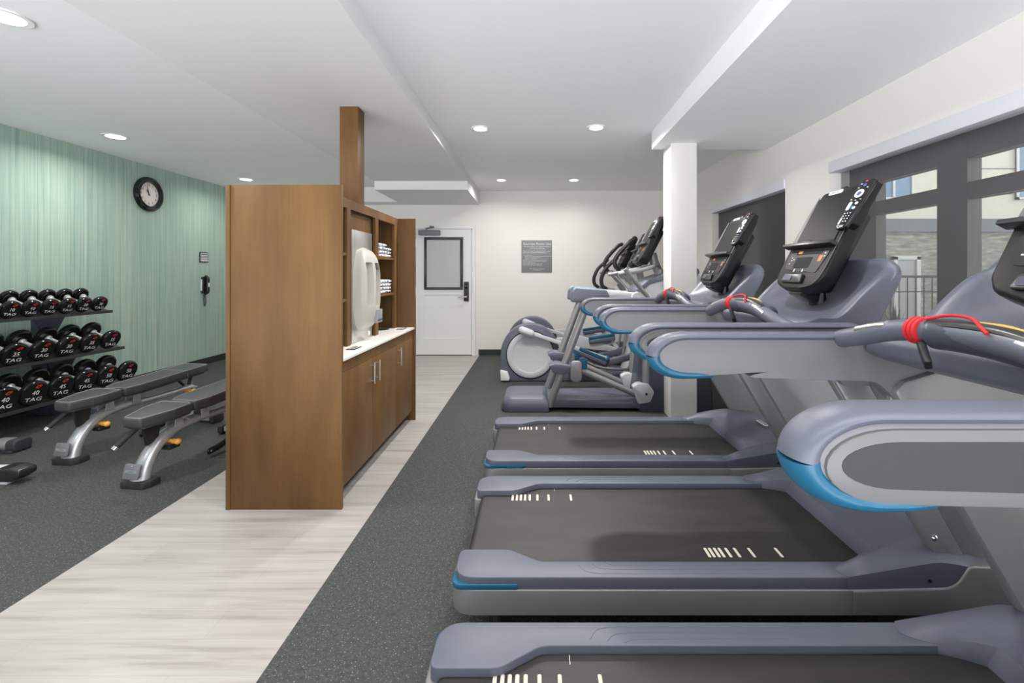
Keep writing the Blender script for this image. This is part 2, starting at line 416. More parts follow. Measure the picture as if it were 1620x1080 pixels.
# windows
def window(name, y0, y1, mull):
    f = P()
    z0, z1 = ZS, 2.10
    f.box(2.40, 2.47, y0, y0+.1, z0, z1).box(2.40, 2.47, y1-.27, y1, z0, z1)
    f.box(2.40, 2.47, y0, y1, z0, z0+.12).box(2.40, 2.47, y0, y1, 1.983, ZH).box(2.40, 2.47, y0, y1, 1.758, 1.85)
    for a, b in mull: f.box(2.395, 2.475, a, b, z0, z1)
    o = struct(f.make(name, M_BRONZE))
    P().box(2.43, 2.436, y0+.05, y1-.05, z0+.05, 2.02).make('pane', M_GLASS, o)
    return o
window('window_1', W1[0], W1[1], [(2.52, 2.71), (1.6, 1.79)])
window('window_2', W2[0], W2[1], [(4.9, 5.0)])
def shade(y0, y1, label, cloth):
    t = thing('roller_shade', label, 'window shade', (2.33, (y0+y1)/2, ZS), group=None)
    off = (-2.33, -(y0+y1)/2, -ZS)
    P().box(2.238, 2.335, y0+.001, y1-.001, 2.107, 2.193, .002).make('fascia', M_ALU, t, off=off)
    P().box(2.328, 2.332, y0+.012, y1-.012, ZS+.03, 2.12).make('shade_cloth', cloth, t, off=off)
    P().box(2.322, 2.338, y0+.012, y1-.012, ZS+.012, ZS+.03, .003).make('hem_bar', M_BLACK, t, off=off)
shade(W1[0], W1[1], 'long see-through grey solar shade in the near window, daylight showing behind', M_SHADE)
shade(W2[0], W2[1], 'dark grey closed roller shade in the narrower window beside the white pillar', M_SHADE2)
# door
dl = P(); dx0, dx1, dz = -1.958, -1.037, 2.08; yd = YB-.03
dl.box(dx0, dx1, yd+.004, YB, .012, dz)
for (a, b, c, d) in ((dx0, dx0+.135, .012, dz), (dx1-.135, dx1, .012, dz), (dx0+.135, dx1-.135, .012, .277), (dx0+.135, dx1-.135, 1.0, 1.085), (dx0+.135, dx1-.135, 1.95, dz)):
    dl.box(a, b, yd-.008, yd+.004, c, d)
door = struct(dl.make('door_1', M_WHITE))
P().box(dx0-.06, dx0-.006, yd-.02, YB, 0, dz+.006).box(dx1+.006, dx1+.06, yd-.02, YB, 0, dz+.006).box(dx0-.06, dx1+.06, yd-.02, YB, dz+.006, dz+.06).make('door_frame', M_WHITE, door)
wf = P(); a, b, c, d = -1.82, -1.185, 1.085, 1.945
for q in ((a, b, c, c+.04), (a, b, d-.04, d), (a, a+.04, c+.04, d-.04), (b-.04, b, c+.04, d-.04)): wf.box(q[0], q[1], yd-.03, yd, q[2], q[3], .004)
wf.make('glazing_frame', M_BLACK, door)
P().box(a+.03, b-.03, yd-.014, yd-.008, c+.03, d-.03).make('glass_pane', M_FROST, door)
P().prism(rrect(-1.165, -1.085, .895, 1.215, .012), 'xz', yd-.035, yd-.008, .004).make('lock_plate', M_BRONZE, door)
P().tube([(-1.125, yd-.03, .97), (-1.125, yd-.075, .97)], .014).tube([(-1.125, yd-.07, .97), (-1.20, yd-.072, .968), (-1.255, yd-.07, .955)], .011, cap_round=True).box(-1.15, -1.10, yd-.042, yd-.035, 1.10, 1.19, .004, 1).make('door_handle', [M_STEEL, M_BLACKG], door)
P().prism(rrect(-1.905, -1.555, 1.975, 2.06, .012), 'xz', yd-.075, yd-.008, .006).tube([(-1.78, yd-.04, 2.06), (-1.78, yd-.04, 2.09), (-1.63, yd-.16, 2.10), (-1.72, yd-.03, 2.125)], .011).make('door_closer', M_PANEL, door)
for z in (.25, 1.05, 1.85): P().box(dx0-.012, dx0+.004, yd-.022, yd-.008, z-.05, z+.05).make('hinge', M_STEEL, door)
P().box(dx0, dx1, yd-.002, YB, 0, .012).make('threshold', M_DARK, door)

# ceiling lights
def downlight(x, y, zc, r, label, group):
    t = thing('ceiling_light', label, 'ceiling light', (x, y, zc), group=group)
    P().lathe([(r*.72, -.001), (r*.74, -.006), (r*.98, -.008), (r, -.004), (r, 0)], n=40).make('trim_ring', M_WHITE, t)
    P().lathe([(r*.70, -.0095), (r*.70, -.0065)], n=36).make('lens', M_LENS, t)
    la = bpy.data.lights.new('lamp', 'AREA'); la.shape = 'DISK'; la.size = r*1.3; la.energy = LAMP_W*(.45 if y > 6 and x > -2 else .4 if x < -4 and y > 6 else .7 if x < -4 else .6 if y < 2.2 else 1.3); la.color = (1, .97, .93); la.spread = math.radians(160)
    lo = bpy.data.objects.new('lamp', la); C.objects.link(lo); lo.parent = t; lo.location = (0, 0, -.014)
M_LENS = mat('lamp_lens', (.9, .9, .88, 1), .5, emit=((1, .98, .94, 1), 2.2))
LG = 'recessed downlights'
for x, y, l in ((-.515, 4.31, 'left of the two larger-looking downlights on the central ceiling'), (.577, 4.28, 'right of the two larger-looking downlights on the central ceiling'),
                (-.49, 6.67, 'small far downlight above the grey wall sign, nearer the door'), (.574, 6.67, 'small far downlight above the ellipticals, nearer the pillar'),
                (-.5, 1.9, 'downlight above the aisle, out of frame overhead'), (.58, 1.9, 'downlight above the running belts, out of frame overhead'),
                (-.5, -.5, 'downlight behind the viewpoint on the aisle side'), (.58, -.5, 'downlight behind the viewpoint on the treadmill side')):
    downlight(x, y, ZC, .088, 'round white recessed '+l, LG)
for x, y, l in ((-4.2, 4.56, 'above the dumbbell rack near the wall clock'), (-4.2, 6.62, 'just over the top of the wooden cabinet panel'), (-2.84, 2.44, 'cut by the top left corner of the photo'), (-3.6, .3, 'over the free weights behind the viewpoint')):
    downlight(x, y, ZC, .11, 'round white recessed downlight '+l, LG)

# ------------------------------------------------------------------ wooden cabinet
XF, XB, CY0, CY1, CZ = -1.098, -1.757, 2.59, 4.20, 1.849
cab = thing('storage_cabinet', 'tall brown maple towel cabinet with open hutch and lower doors, standing on the pale strip', 'cabinet', (-1.43, 3.395, 0))
co_ = (1.43, -3.395, 0)
P().box(XB+.026, XF, CY0, CY0+.02, 0, CZ, .0015).box(XB, XB+.024, CY0-.004, CY0+.02, 0, CZ, .0015).make('end_panel', M_WOOD, cab, off=co_)
P().box(XB, XF, CY1-.02, CY1, 0, CZ, .0015).make('end_panel', M_WOOD, cab, off=co_)
P().box(XB, XB+.018, CY0+.02, CY1-.02, .0, CZ-.002).make('back_panel', M_WOOD, cab, off=co_)
P().box(XB+.02, -1.12-.02, CY0+.02, CY1-.02, .092, .83).box(XB+.02, -1.2, CY0+.02, CY1-.02, 0, .092, 0, 1).box(XB+.02, -1.122, CY0+.02, CY1-.02, .765, .833).make('base_carcass', [M_WOOD, M_DARK], cab, off=co_)
fr = P(); XH = -1.26
for y0, y1 in ((CY0+.02, 2.68), (3.058, 3.116), (3.60, 3.668), (4.086, 4.18)): fr.box(XH-.02, XH, y0, y1, .853, CZ-.065)
fr.box(XH-.02, XH, CY0+.02, CY1-.02, CZ-.065, CZ-.001)
fr.make('face_frame', M_WOOD, cab, off=co_)
P().box(XB+.02, XH-.02, CY0+.02, CY1-.02, CZ-.022, CZ-.002).make('top_panel', M_WOOD, cab, off=co_)
for y in (3.087, 3.634, 4.14): P().box(XB+.02, XH-.018, y-.01, y+.01, .853, CZ-.02).make('divider', M_WOOD, cab, off=co_)
P().box(-1.312, -1.292, 3.10, 3.624, .853, CZ-.02).make('recessed_panel', M_WOOD, cab, off=co_)
for y0, y1 in ((CY0+.02, 3.077), (3.644, 4.13)):
    for z in (1.484, 1.175): P().box(XB+.018, XH-.005, y0, y1, z-.02, z, .001).make('shelf', M_WOOD, cab, off=co_)
for y0, y1, hy in ((2.615, 3.142, 3.095), (3.146, 3.664, 3.195), (3.668, 4.178, 3.715)):
    d = P().box(-1.14, -1.12, y0, y1, .095, .762, .002).make('door', M_WOOD, cab, off=co_)
    P().tube([(-1.088, hy, .595), (-1.088, hy, .74)], .006).tube([(-1.12, hy, .615), (-1.088, hy, .615)], .004).tube([(-1.12, hy, .72), (-1.088, hy, .72)], .004).make('handle', M_STEEL, d, off=co_)
# post
tag(P().box(-1.471, -1.333, 3.43, 3.56, 1.849, 2.604, .002).make('wood_post', M_WOOD, off=(1.40, -3.495, -1.849), loc=(-1.40, 3.495, 1.849)), 'square brown wooden post rising from the cabinet top to the ceiling', 'post')
# counter
ct = thing('countertop', 'white quartz worktop with round waste hole running along the wooden cabinet', 'countertop', (-1.43, 3.395, .833))
P().box(XB+.02, -1.104, CY0+.021, CY1-.021, .835, .853, .002).make('slab', M_QUARTZ, ct, off=(1.43, -3.395, -.833))
P().lathe([(.055, 0), (.075, .0005), (.078, .003), (.068, .004), (.066, .001)], cen=(-1.36, 4.0, .853), n=32).lathe([(.064, .001), (.064, .0015)], cen=(-1.36, 4.0, .853), n=32).make('waste_hole_ring', M_BLACK, ct, off=(1.43, -3.395, -.833))
for y, words, l in ((2.985, 'TOWELS', 'near the tall end panel'), (4.05, 'TRASH', 'beside the round waste hole')):
    o = P().box(-.028, .028, -.062, .062, 0, .004, .001)
    o.box(-.018, .018, -.05, .05, .004, .0046, 0, 1)
    o.box(-.010, .010, -.042, -.01, .0046, .005, 0, 0).box(-.010, .010, .004, .04, .0046, .005, 0, 0)
    tag(o.make('counter_placard', [M_BLACK, M_WPRINT], loc=(-1.185, y, .853)), 'small black and white placard lying on the white counter '+l, 'placard')
# towels
def towel_mesh(seed):
    rnd = random.Random(seed); p = P()
    rings = []
    for i in range(13):
        y = -.066+.132*i/12; e = 1 if 0 < i < 12 else .8
        ring = []
        for k in range(20):
            a = 2*PI*k/20; cx = math.copysign(abs(math.cos(a))**.35, math.cos(a)); cz = math.copysign(abs(math.sin(a))**.6, math.sin(a))
            ring.append(((.118+rnd.uniform(-.003, .003))*cx*(.98 if e < 1 else 1), y, .0147+.0145*cz*e))
        rings.append(ring)
    p.loft(rings)
    return p.make('folded_towel', M_TOWEL)
layer = ['lowest', 'second lowest', 'second from the top', 'topmost']
col_ = ['left', 'middle', 'right']
tb = [towel_mesh(i) for i in range(3)]; used = set()
for si, (sz, sn) in enumerate(((1.484, 'upper'), (1.175, 'lower'))):
    for ci, yy in enumerate((3.724, 3.862, 3.998)):
        nl = 4 if not (si == 0 and ci == 2) else 3
        for k in range(nl):
            q = (si+ci+k) % 3
            if q in used: o = tb[q].copy(); C.objects.link(o)
            else: o = tb[q]; used.add(q)
            o.location = (-1.40+random.uniform(-.006, .006), yy, sz+.0005+k*.0295)
            lay = layer[k] if k < nl-1 else 'topmost'
            tag(o, 'white striped folded towel, %s in the %s stack, %s shelf' % (lay, col_[ci], sn), 'towel', 'folded towels on the cabinet shelves')
# bottle filling fountain
fn = thing('water_fountain', 'white bottle-filling water station on a steel backplate in the cabinet bay', 'water dispenser', (-1.25, 3.36, .853)); fo = (1.25, -3.36, -.853)
P().box(-1.291, -1.272, 3.165, 3.56, .854, 1.653, .001).make('backplate', M_STEEL, fn, off=fo)
rings = []
Y0, Y1 = 3.19, 3.545; ym = (Y0+Y1)/2
body = P()
prof = []
for i in range(25):
    t = i/24; z = .925+.61*t
    e = min(1, (1-abs(2*t-1)**3.2)); hw = (Y1-Y0)/2*max(.12, e**.35)
    dep = .092*max(.08, e**.5)
    rings.append([(-1.272+dep*max(0, math.sin(a))**.35, ym+hw*math.copysign(abs(math.cos(a))**.6, math.cos(a)), z) for a in [PI*k/20 for k in range(21)]])
body.loft(rings)
hs = body.make('housing', M_FOUNT, fn, off=fo)
for (y0, y1, z0) in ((3.232, 3.34, 1.115), (3.39, 3.50, 1.10)):
    cut = P().prism(rrect(y0, y1, z0, 1.425, .014), 'yz', -1.245, -1.10, 0, mi=0).make('cutter', [M_FOUNT], fn, off=fo)
    md = hs.modifiers.new('b', 'BOOLEAN'); md.object = cut; md.operation = 'DIFFERENCE'; md.solver = 'EXACT'
    dg = bpy.context.evaluated_depsgraph_get(); dg.update()
    nm = bpy.data.meshes.new_from_object(hs.evaluated_get(dg)); hs.modifiers.clear(); hs.data = nm; nm.name = 'housing'
    bpy.data.objects.remove(cut)
bmf = bmesh.new(); bmf.from_mesh(hs.data)
for e in bmf.edges: e.smooth = not (len(e.link_faces) == 2 and e.calc_face_angle(0) > .7)
for f in bmf.faces: f.smooth = True
bmf.to_mesh(hs.data); bmf.free()
P().tube([(-1.22, 3.445, 1.41), (-1.19, 3.445, 1.405), (-1.185, 3.445, 1.375)], .014).make('spout', M_RING, fn, off=fo)
P().prism(rrect(3.40, 3.505, .975, 1.075, .008), 'yz', -1.20, -1.172, .004).prism(rrect(3.402, 3.503, .99, 1.0, .002), 'yz', -1.173, -1.1705, mi=1).make('push_bar', [M_GREYP, M_BLACK], fn, off=fo)
P().box(-1.272, -1.27, 3.47, 3.51, .875, .905, 0).make('data_plate', M_WPRINT, fn, off=fo)

# ------------------------------------------------------------------ wall things
def clock():
    t = thing('wall_clock', 'round black framed analogue clock high on the green striped wall', 'clock', (XL, 5.76, 2.349))
    P().lathe([(.21, 0), (.218, .01), (.215, .03), (.19, .045), (.175, .042), (.165, .05), (.155, .045), (.15, .02), (.148, .012)], 'x', n=56).make('case', M_BLACKG, t)
    f = P().lathe([(.152, .008), (.152, .015)], 'x', n=48)
    for i in range(12):
        a = PI/2-2*PI*(i+1)/12
        f.text(str(i+1), .04, frame((.0155, math.cos(a)*.115, math.sin(a)*.115), (0, 1, 0), (0, 0, 1)), 1)
    for i in range(60):
        a = 2*PI*i/60; l = .006 if i % 5 else .012
        f.box(-.0008, .0008, .144-l, .144, 0, .0006, 0, 1, frame((.0155, 0, 0), (0, math.cos(a), math.sin(a)), (0, -math.sin(a), math.cos(a))))
    f.make('dial', [M_FACE, M_DARK], t)
    for nm, ang, ln, wd in (('hour_hand', -32, .07, .006), ('minute_hand', -14, .115, .004)):
        a = math.radians(-ang)
        P().prism([(-wd, -.02), (wd, -.02), (wd*.7, ln*.8), (0, ln), (-wd*.7, ln*.8)], 'xy', 0, .001, M=frame((.018+.002*(nm == 'hour_hand'), 0, 0), (0, math.cos(a), math.sin(a)), (0, -math.sin(a), math.cos(a)))).make(nm, M_DARK, t)
    P().lathe([(.006, 0), (.006, .024)], 'x', n=12).make('hub', M_DARK, t)
clock()
ph = thing('wall_telephone', 'black corded handset hanging on the green striped wall under the small sign', 'telephone', (XL, 6.73, 1.18))
P().prism(rrect(-.05, .05, -.12, .12, .015), 'yz', 0, .03, .006).prism(rrect(-.062, -.05, -.085, .085, .004), 'yz', 0, .02, .003, mi=1).make('base', [M_BLACK, M_WPRINT], ph)
P().tube(spl([(.035, .01, -.12), (.06, .01, -.09), (.055, .01, 0), (.06, .01, .09), (.035, .01, .12)], 5), .024, side=(0, 1, 0), cap_round=True).box(.072, .082, -.005, .02, -.03, .03, .002, 1).make('handset', [M_BLACK, M_WPRINT], ph)
P().tube(spl([(.02, -.01, -.12), (.02, -.02, -.22), (.02, -.005, -.31), (.02, .022, -.27), (.02, .02, -.2), (.02, .01, -.13)], 6), .006, n=8).make('cord', M_BLACK, ph)
s = P().box(0, .012, -.085, .085, -.075, .075, .002).box(.012, .0128, -.073, .073, -.062, .062, 0, 1)
s.box(.0128, .0134, -.06, .06, .036, .05, 0, 2)
for z in (.015, -.008, -.033): s.box(.0128, .0134, -.06, .06, z-.002, z+.002, 0, 2)
for y in (-.06, -.025, .06): s.box(.0128, .0134, y-.002, y+.002, -.035, .02, 0, 2)
s.text('EMERGENCY', .017, frame((.0136, 0, .043), (0, 1, 0), (0, 0, 1)), 1).text('PHONE', .014, frame((.013, .018, .004), (0, 1, 0), (0, 0, 1)), 2).text('911', .014, frame((.013, .018, -.02), (0, 1, 0), (0, 0, 1)), 2)
tag(s.make('wall_sign', [M_BLACK, M_LGREY, M_DARK], loc=(XL, 6.73, 1.59)), 'tiny framed silver and black notice on green wall above the telephone', 'sign')
s = P().box(-.252, .252, -.012, 0, -.265, .265, .002)
F = lambda x, z: frame((x, -.0126, z), (1, 0, 0), (0, 0, 1))
s.text('Exercise Room Use', .058, F(0.01, .205), 1).text('For your safety, it is required that you', .028, F(0.01, .16), 1).text('observe the following:', .028, F(0.01, .133), 1)
lines = ['You must be 16 years of age or older to use this room.', 'Children under 16 must be accompanied by a parent or guardian', 'and supervised at all times while using the equipment.', 'Shirts and proper athletic shoes must be worn at all times',
         'in the exercise room.', 'Consult your physician before starting an exercise program and', 'do not use the equipment if you feel', 'dizzy, faint or short of breath.', 'Please limit your use of each machine to thirty minutes.', 'Wipe down equipment after use and return all weights.', 'No food or glass in this room.', 'Report damaged equipment to the front desk.', 'Exercise at your own risk and responsibility.']
for i, l in enumerate(lines):
    s.text(l, .0188, F(-.225+(.03 if i in (5, 6, 7) else 0), .103-i*.0206), 1, 'LEFT', sx=.92)
s.text('Thank you for your cooperation.', .019, F(0.01, -.207), 1).text('The Management', .019, F(0.01, -.228), 1)
tag(s.make('wall_sign', [M_SIGN, M_WPRINT], loc=(.031, YB, 1.635)), 'square grey sign headed Exercise Room Use on the cream back wall', 'sign')
ou = thing('power_outlet', 'white wall outlet low on the cream wall between the windows', 'outlet', (XR, 3.6, .406))
P().prism(rrect(-.038, .038, -.06, .06, .008), 'yz', -.007, 0, .002).make('cover_plate', M_WHITE, ou)
P().tube(spl([(-.007, 0, .02), (-.05, .01, .015), (-.07, .02, -.1), (-.06, .04, -.3), (-.08, .06, -.395)], 6), .007, n=8).box(-.045, -.007, -.018, .018, .002, .04, .005).make('plug', M_BLACK, ou)

# ------------------------------------------------------------------ outside
struct(P().box(2.55, 30, 0, 12.3, -.12, -.02).make('ground', M_GROUND))
bd = thing('neighbouring_building', 'beige building with stacked stone base seen through the near shade', 'building', (10, 12, -.02)); bo = (-10, -12, .02)
wl = P().box(3, 24, 12, 12.4, 2.48, 7)
for z in (3.45, 4.12, 4.9, 5.7): wl.box(3, 24, 11.985, 12.0, z-.01, z+.01, 0, 1)
wl.make('wall', [M_SIDING, M_FASCIA], bd, off=bo)
P().box(3, 24, 11.9, 12, 2.45, 2.79).make('cornice', M_FASCIA, bd, off=bo)
P().box(3, 24, 12, 12.4, -.02, 2.45).make('stone_base', M_STONE, bd, off=bo)
for x0, x1, z0, z1 in ((8.9, 9.95, 3.3, 4.25), (12.65, 13.8, 3.3, 5.2), (6.4, 7.4, 3.3, 4.25)):
    f = P(); 
    for a, b, c, d in ((x0, x1, z0, z0+.06), (x0, x1, z1-.06, z1), (x0, x0+.06, z0, z1), (x1-.06, x1, z0, z1), ((x0+x1)/2-.03, (x0+x1)/2+.03, z0, z1)): f.box(a, b, 11.93, 12.0, c, d)
    f = f.make('window', M_WHITE, bd, off=bo); P().box(x0, x1, 11.96, 11.99, z0, z1).make('pane', M_PANE, f, off=bo)
P().box(9.4, 9.5, 11.9, 12, -.02, 1.8).box(10.0, 10.1, 11.9, 12, -.02, 1.8).box(9.4, 10.1, 11.9, 12, 1.72, 1.82).make('door_frame', M_WHITE, bd, off=bo)
P().box(9.5, 10.0, 11.94, 11.98, 0, 1.72).make('glass_door', M_FROST, bd, off=bo)
rl = P().box(5, 16, 10.98, 11.02, 1.25, 1.31).box(5, 16, 10.98, 11.02, .9, .93).box(5, 16, 10.98, 11.02, .2, .24)
for i in range(56): rl.box(5+i*.2, 5.015+i*.2, 10.99, 11.01, .0, 1.25)
tag(rl.make('metal_railing', M_BRONZE), 'thin dark metal railing in front of the stone base outside', 'railing')
for i, (x, y) in enumerate(((7.6, 9.6), (8.6, 9.4), (9.7, 9.5), (6.6, 9.7))):
    rnd = random.Random(i); b = P()
    for k in range(70):
        a = rnd.uniform(0, 2*PI); el = rnd.uniform(.2, 1.5); L_ = rnd.uniform(.35, .75)
        d = Vector((math.cos(a)*math.cos(el), math.sin(a)*math.cos(el), math.sin(el)))
        e = d*L_+Vector((0, 0, -.1*math.cos(el))); s_ = d.cross(Vector((0, 0, 1))).normalized()*.03
        m_ = d*L_*.55
        b.loft([[Vector((0, 0, 0)), s_*.3], [m_-s_, m_+s_], [e-s_*.1, e+s_*.1]], caps=False, closed=False)
    tag(b.make('shrub', M_LEAF, loc=(x, y, -.02)), ['spiky green shrub outside, third from the window corner', 'spiky green shrub outside, second from the right', 'spiky green shrub outside, furthest right', 'spiky green shrub outside, furthest left'][i], 'shrub', 'shrubs outside the window')
M_CONS = mat('console_black', srgb(24, 24, 25), .38, var=.1, scale=20, spec=.25)
M_LCD = mat('dark_display', srgb(40, 40, 42), .6, var=.05, spec=.1)
M_KEYP = mat('keypad_black', srgb(28, 28, 29), .45, var=.05, spec=.25)
# ------------------------------------------------------------------ media console shared by the cardio machines
PV = Vector((1.158, 0, 1.282)); VD = Vector((.235, 0, .46)).normalized()      # foot of the face and its upward direction
def console(parent, off, M0=None, small=False):
    """u = towards +y, v = up the face, w = out of the face towards the user"""
    FM = frame(PV, (0, -1, 0), VD)                    # local x = -y side (near), y up face, z = u x v
    if M0 is not None: FM = M0 @ FM
    ou = fillet([(-.175, .06), (-.15, .015), (-.06, -.012), (.06, -.012), (.15, .015), (.175, .06), (.178, .2), (.165, .36), (.145, .5), (-.135, .5), (-.165, .36), (-.178, .2)],
                [.05, .05, .06, .06, .05, .05, .1, .1, .03, .03, .1, .1], 4)
    h = P()
    h.prism(ou, 'xy', -.068, 0, .014, 3, M=FM, lim=.9)
    h.prism(fillet([(-.12, .02), (.12, .02), (.13, .4), (-.13, .4)], .03), 'xy', -.105, -.06, .015, M=FM, lim=.9)
    h.prism(fillet([(.135, .26), (.198, .30), (.208, .49), (.19, .505), (.13, .505)], .012), 'xy', -.034, .004, .006, M=FM)
    c = h.make('console', M_CONS, parent, off=off)
    rim = [(x*.985, y*.985+.004) for x, y in ou]
    # light bezel cheek on the far side and thin bright edge line
    b = P(); b.prism(fillet([(-.174, .205), (-.139, .205), (-.136, .465), (-.141, .478), (-.160, .36)], .006), 'xy', .0, .0035, .0015, M=FM)
    b.tube([FM @ Vector(p) for p in spl([(.152, .475, .002), (.166, .36, .002), (.17, .2, .002), (.166, .07, .002), (.135, .018, .002), (.06, .0, .002)], 6)], .0016, n=6)
    b.make('bezel', M_RING, c, off=off)
    P().prism(rrect(-.136, .136, .213, .463, .006), 'xy', .0005, .003, 0, M=FM).make('screen', M_SCREEN, c, off=off)
    P().prism(fillet([(-.19, .196), (.172, .196), (.172, .212), (.03, .214), (.01, .222), (-.03, .222), (-.05, .214), (-.19, .210)], .003), 'xy', -.002, .034, .003, M=FM).make('reading_rack', M_BLACK, c, off=off)
    k = P(); k.prism(fillet([(-.135, .09), (.12, .07), (.15, .19), (-.14, .19)], .02), 'xy', 0, .0025, 0, mi=0, M=FM)
    k.prism(rrect(-.07, .05, .095, .15, .01), 'xy', .0025, .0032, 0, mi=1, M=FM)
    k.prism(rrect(-.09, .10, .163, .185, .003), 'xy', .0025, .0032, 0, mi=1, M=FM)
    k.prism(rrect(-.075, -.045, .168, .182, .001), 'xy', .0032, .0038, 0, mi=3, M=FM).prism(rrect(.095, .118, .125, .155, .002), 'xy', .0025, .0038, 0, mi=3, M=FM)
    for x, y in ((-.11, .15), (-.105, .135), (-.112, .118), (-.09, .14), (.125, .165), (.128, .15)): k.prism(rrect(x-.004, x+.004, y-.002, y+.002, .001), 'xy', .0025, .0036, 0, mi=2, M=FM)
    for x, y in ((-.045, .083), (.02, .082)): k.prism(fillet([(x-.004, y-.007), (x+.005, y-.006), (x+.002, y+.008), (x-.002, y+.008)], .002), 'xy', .0025, .0036, 0, mi=2, M=FM)
    k.make('control_panel', [M_KEYP, M_LCD, M_WPRINT, M_AMBER], c, off=off)
    P().prism(fillet([(-.10, .02), (.06, .018), (.05, .062), (-.09, .062)], .008), 'xy', 0, .012, .004, M=FM).prism(rrect(-.085, -.02, .028, .052, .004), 'xy', .012, .014, 0, mi=1, M=FM).make('headphone_holder', [M_BLACK, M_SLATED], c, off=off)
    bd = P().prism(rrect(-.075, .02, .472, .492, .0095), 'xy', 0, .005, .002, M=FM)
    bd.text('PRECOR', .015, FM @ Matrix.Translation((-.0275, .482, .0056)), 1)
    bd.make('name_badge', [M_WPRINT, M_GREYP], c, off=off)
    P().prism(rrect(-.03, .01, .496, .515, .004), 'xy', -.05, -.01, .004, M=FM).prism(rrect(.07, .09, .496, .506, .003), 'xy', -.04, -.01, .002, M=FM).make('camera_clip', M_BLACKG, c, off=off)
    # remote control pad on the near cheek
    RM = FM @ frame((.182, .372, .008), (1, 0, -.10), (.13, 1, 0)) @ Matrix.Diagonal((1.22, 1.12, 1.1, 1))
    r = P().prism(fillet([(-.022, -.1), (.022, -.1), (.027, -.02), (.030, .09), (.024, .108), (-.024, .108), (-.030, .09), (-.027, -.02)], [.018, .018, .04, .01, .01, .01, .01, .04]), 'xy', -.004, .016, .006, M=RM, lim=.9)
    r.lathe([(.017, .0155), (.017, .0185), (.009, .0185), (.009, .0155)], n=24, mi=1, M=RM @ Matrix.Translation((0, .045, 0)))
    r.lathe([(.008, .0155), (.008, .0188)], n=16, mi=2, M=RM @ Matrix.Translation((0, .045, 0)))
    r.lathe([(.006, .0155), (.006, .0182)], n=12, mi=2, M=RM @ Matrix.Translation((.004, .078, 0)))
    r.prism(rrect(-.019, -.006, -.022, .012, .005), 'xy', .0155, .0182, 0, mi=1, M=RM)
    for x, y in ((.013, .005), (.013, -.014)): r.lathe([(.0058, .0155), (.0058, .0182)], n=12, mi=1, M=RM @ Matrix.Translation((x, y, 0)))
    r.prism(rrect(0, .009, -.018, -.006, .003), 'xy', .0155, .0182, 0, mi=2, M=RM)
    for i in range(4):
        for j in (-.012, 0, .012): r.prism(rrect(j-.0018, j+.0018, -.035-i*.011-.0018, -.035-i*.011+.0018, .0008, 2), 'xy', .0155, .0178, 0, mi=1, M=RM)
    for x, y in ((-.018, .07), (.02, .068), (-.014, .085), (-.02, .022), (.02, .02), (.0, .018)): r.prism(rrect(x-.003, x+.003, y-.0015, y+.0015, .001, 2), 'xy', .0155, .0178, 0, mi=1, M=RM)
    r.prism(rrect(-.004, .007, .093, .098, .002), 'xy', .0155, .0178, 0, mi=3, M=RM)
    r.text('COX', .012, RM @ Matrix.Translation((0, -.088, .0165)), 1)
    r.make('remote_control', [M_BLACKG, M_WPRINT, M_BLUEB, M_REDP], c, off=off)
    P().prism(fillet([(.143, .29), (.153, .285), (.160, .385), (.152, .39)], .002), 'xy', .002, .008, 0, M=FM).make('label_strip', M_WPRINT, c, off=off)
    return c

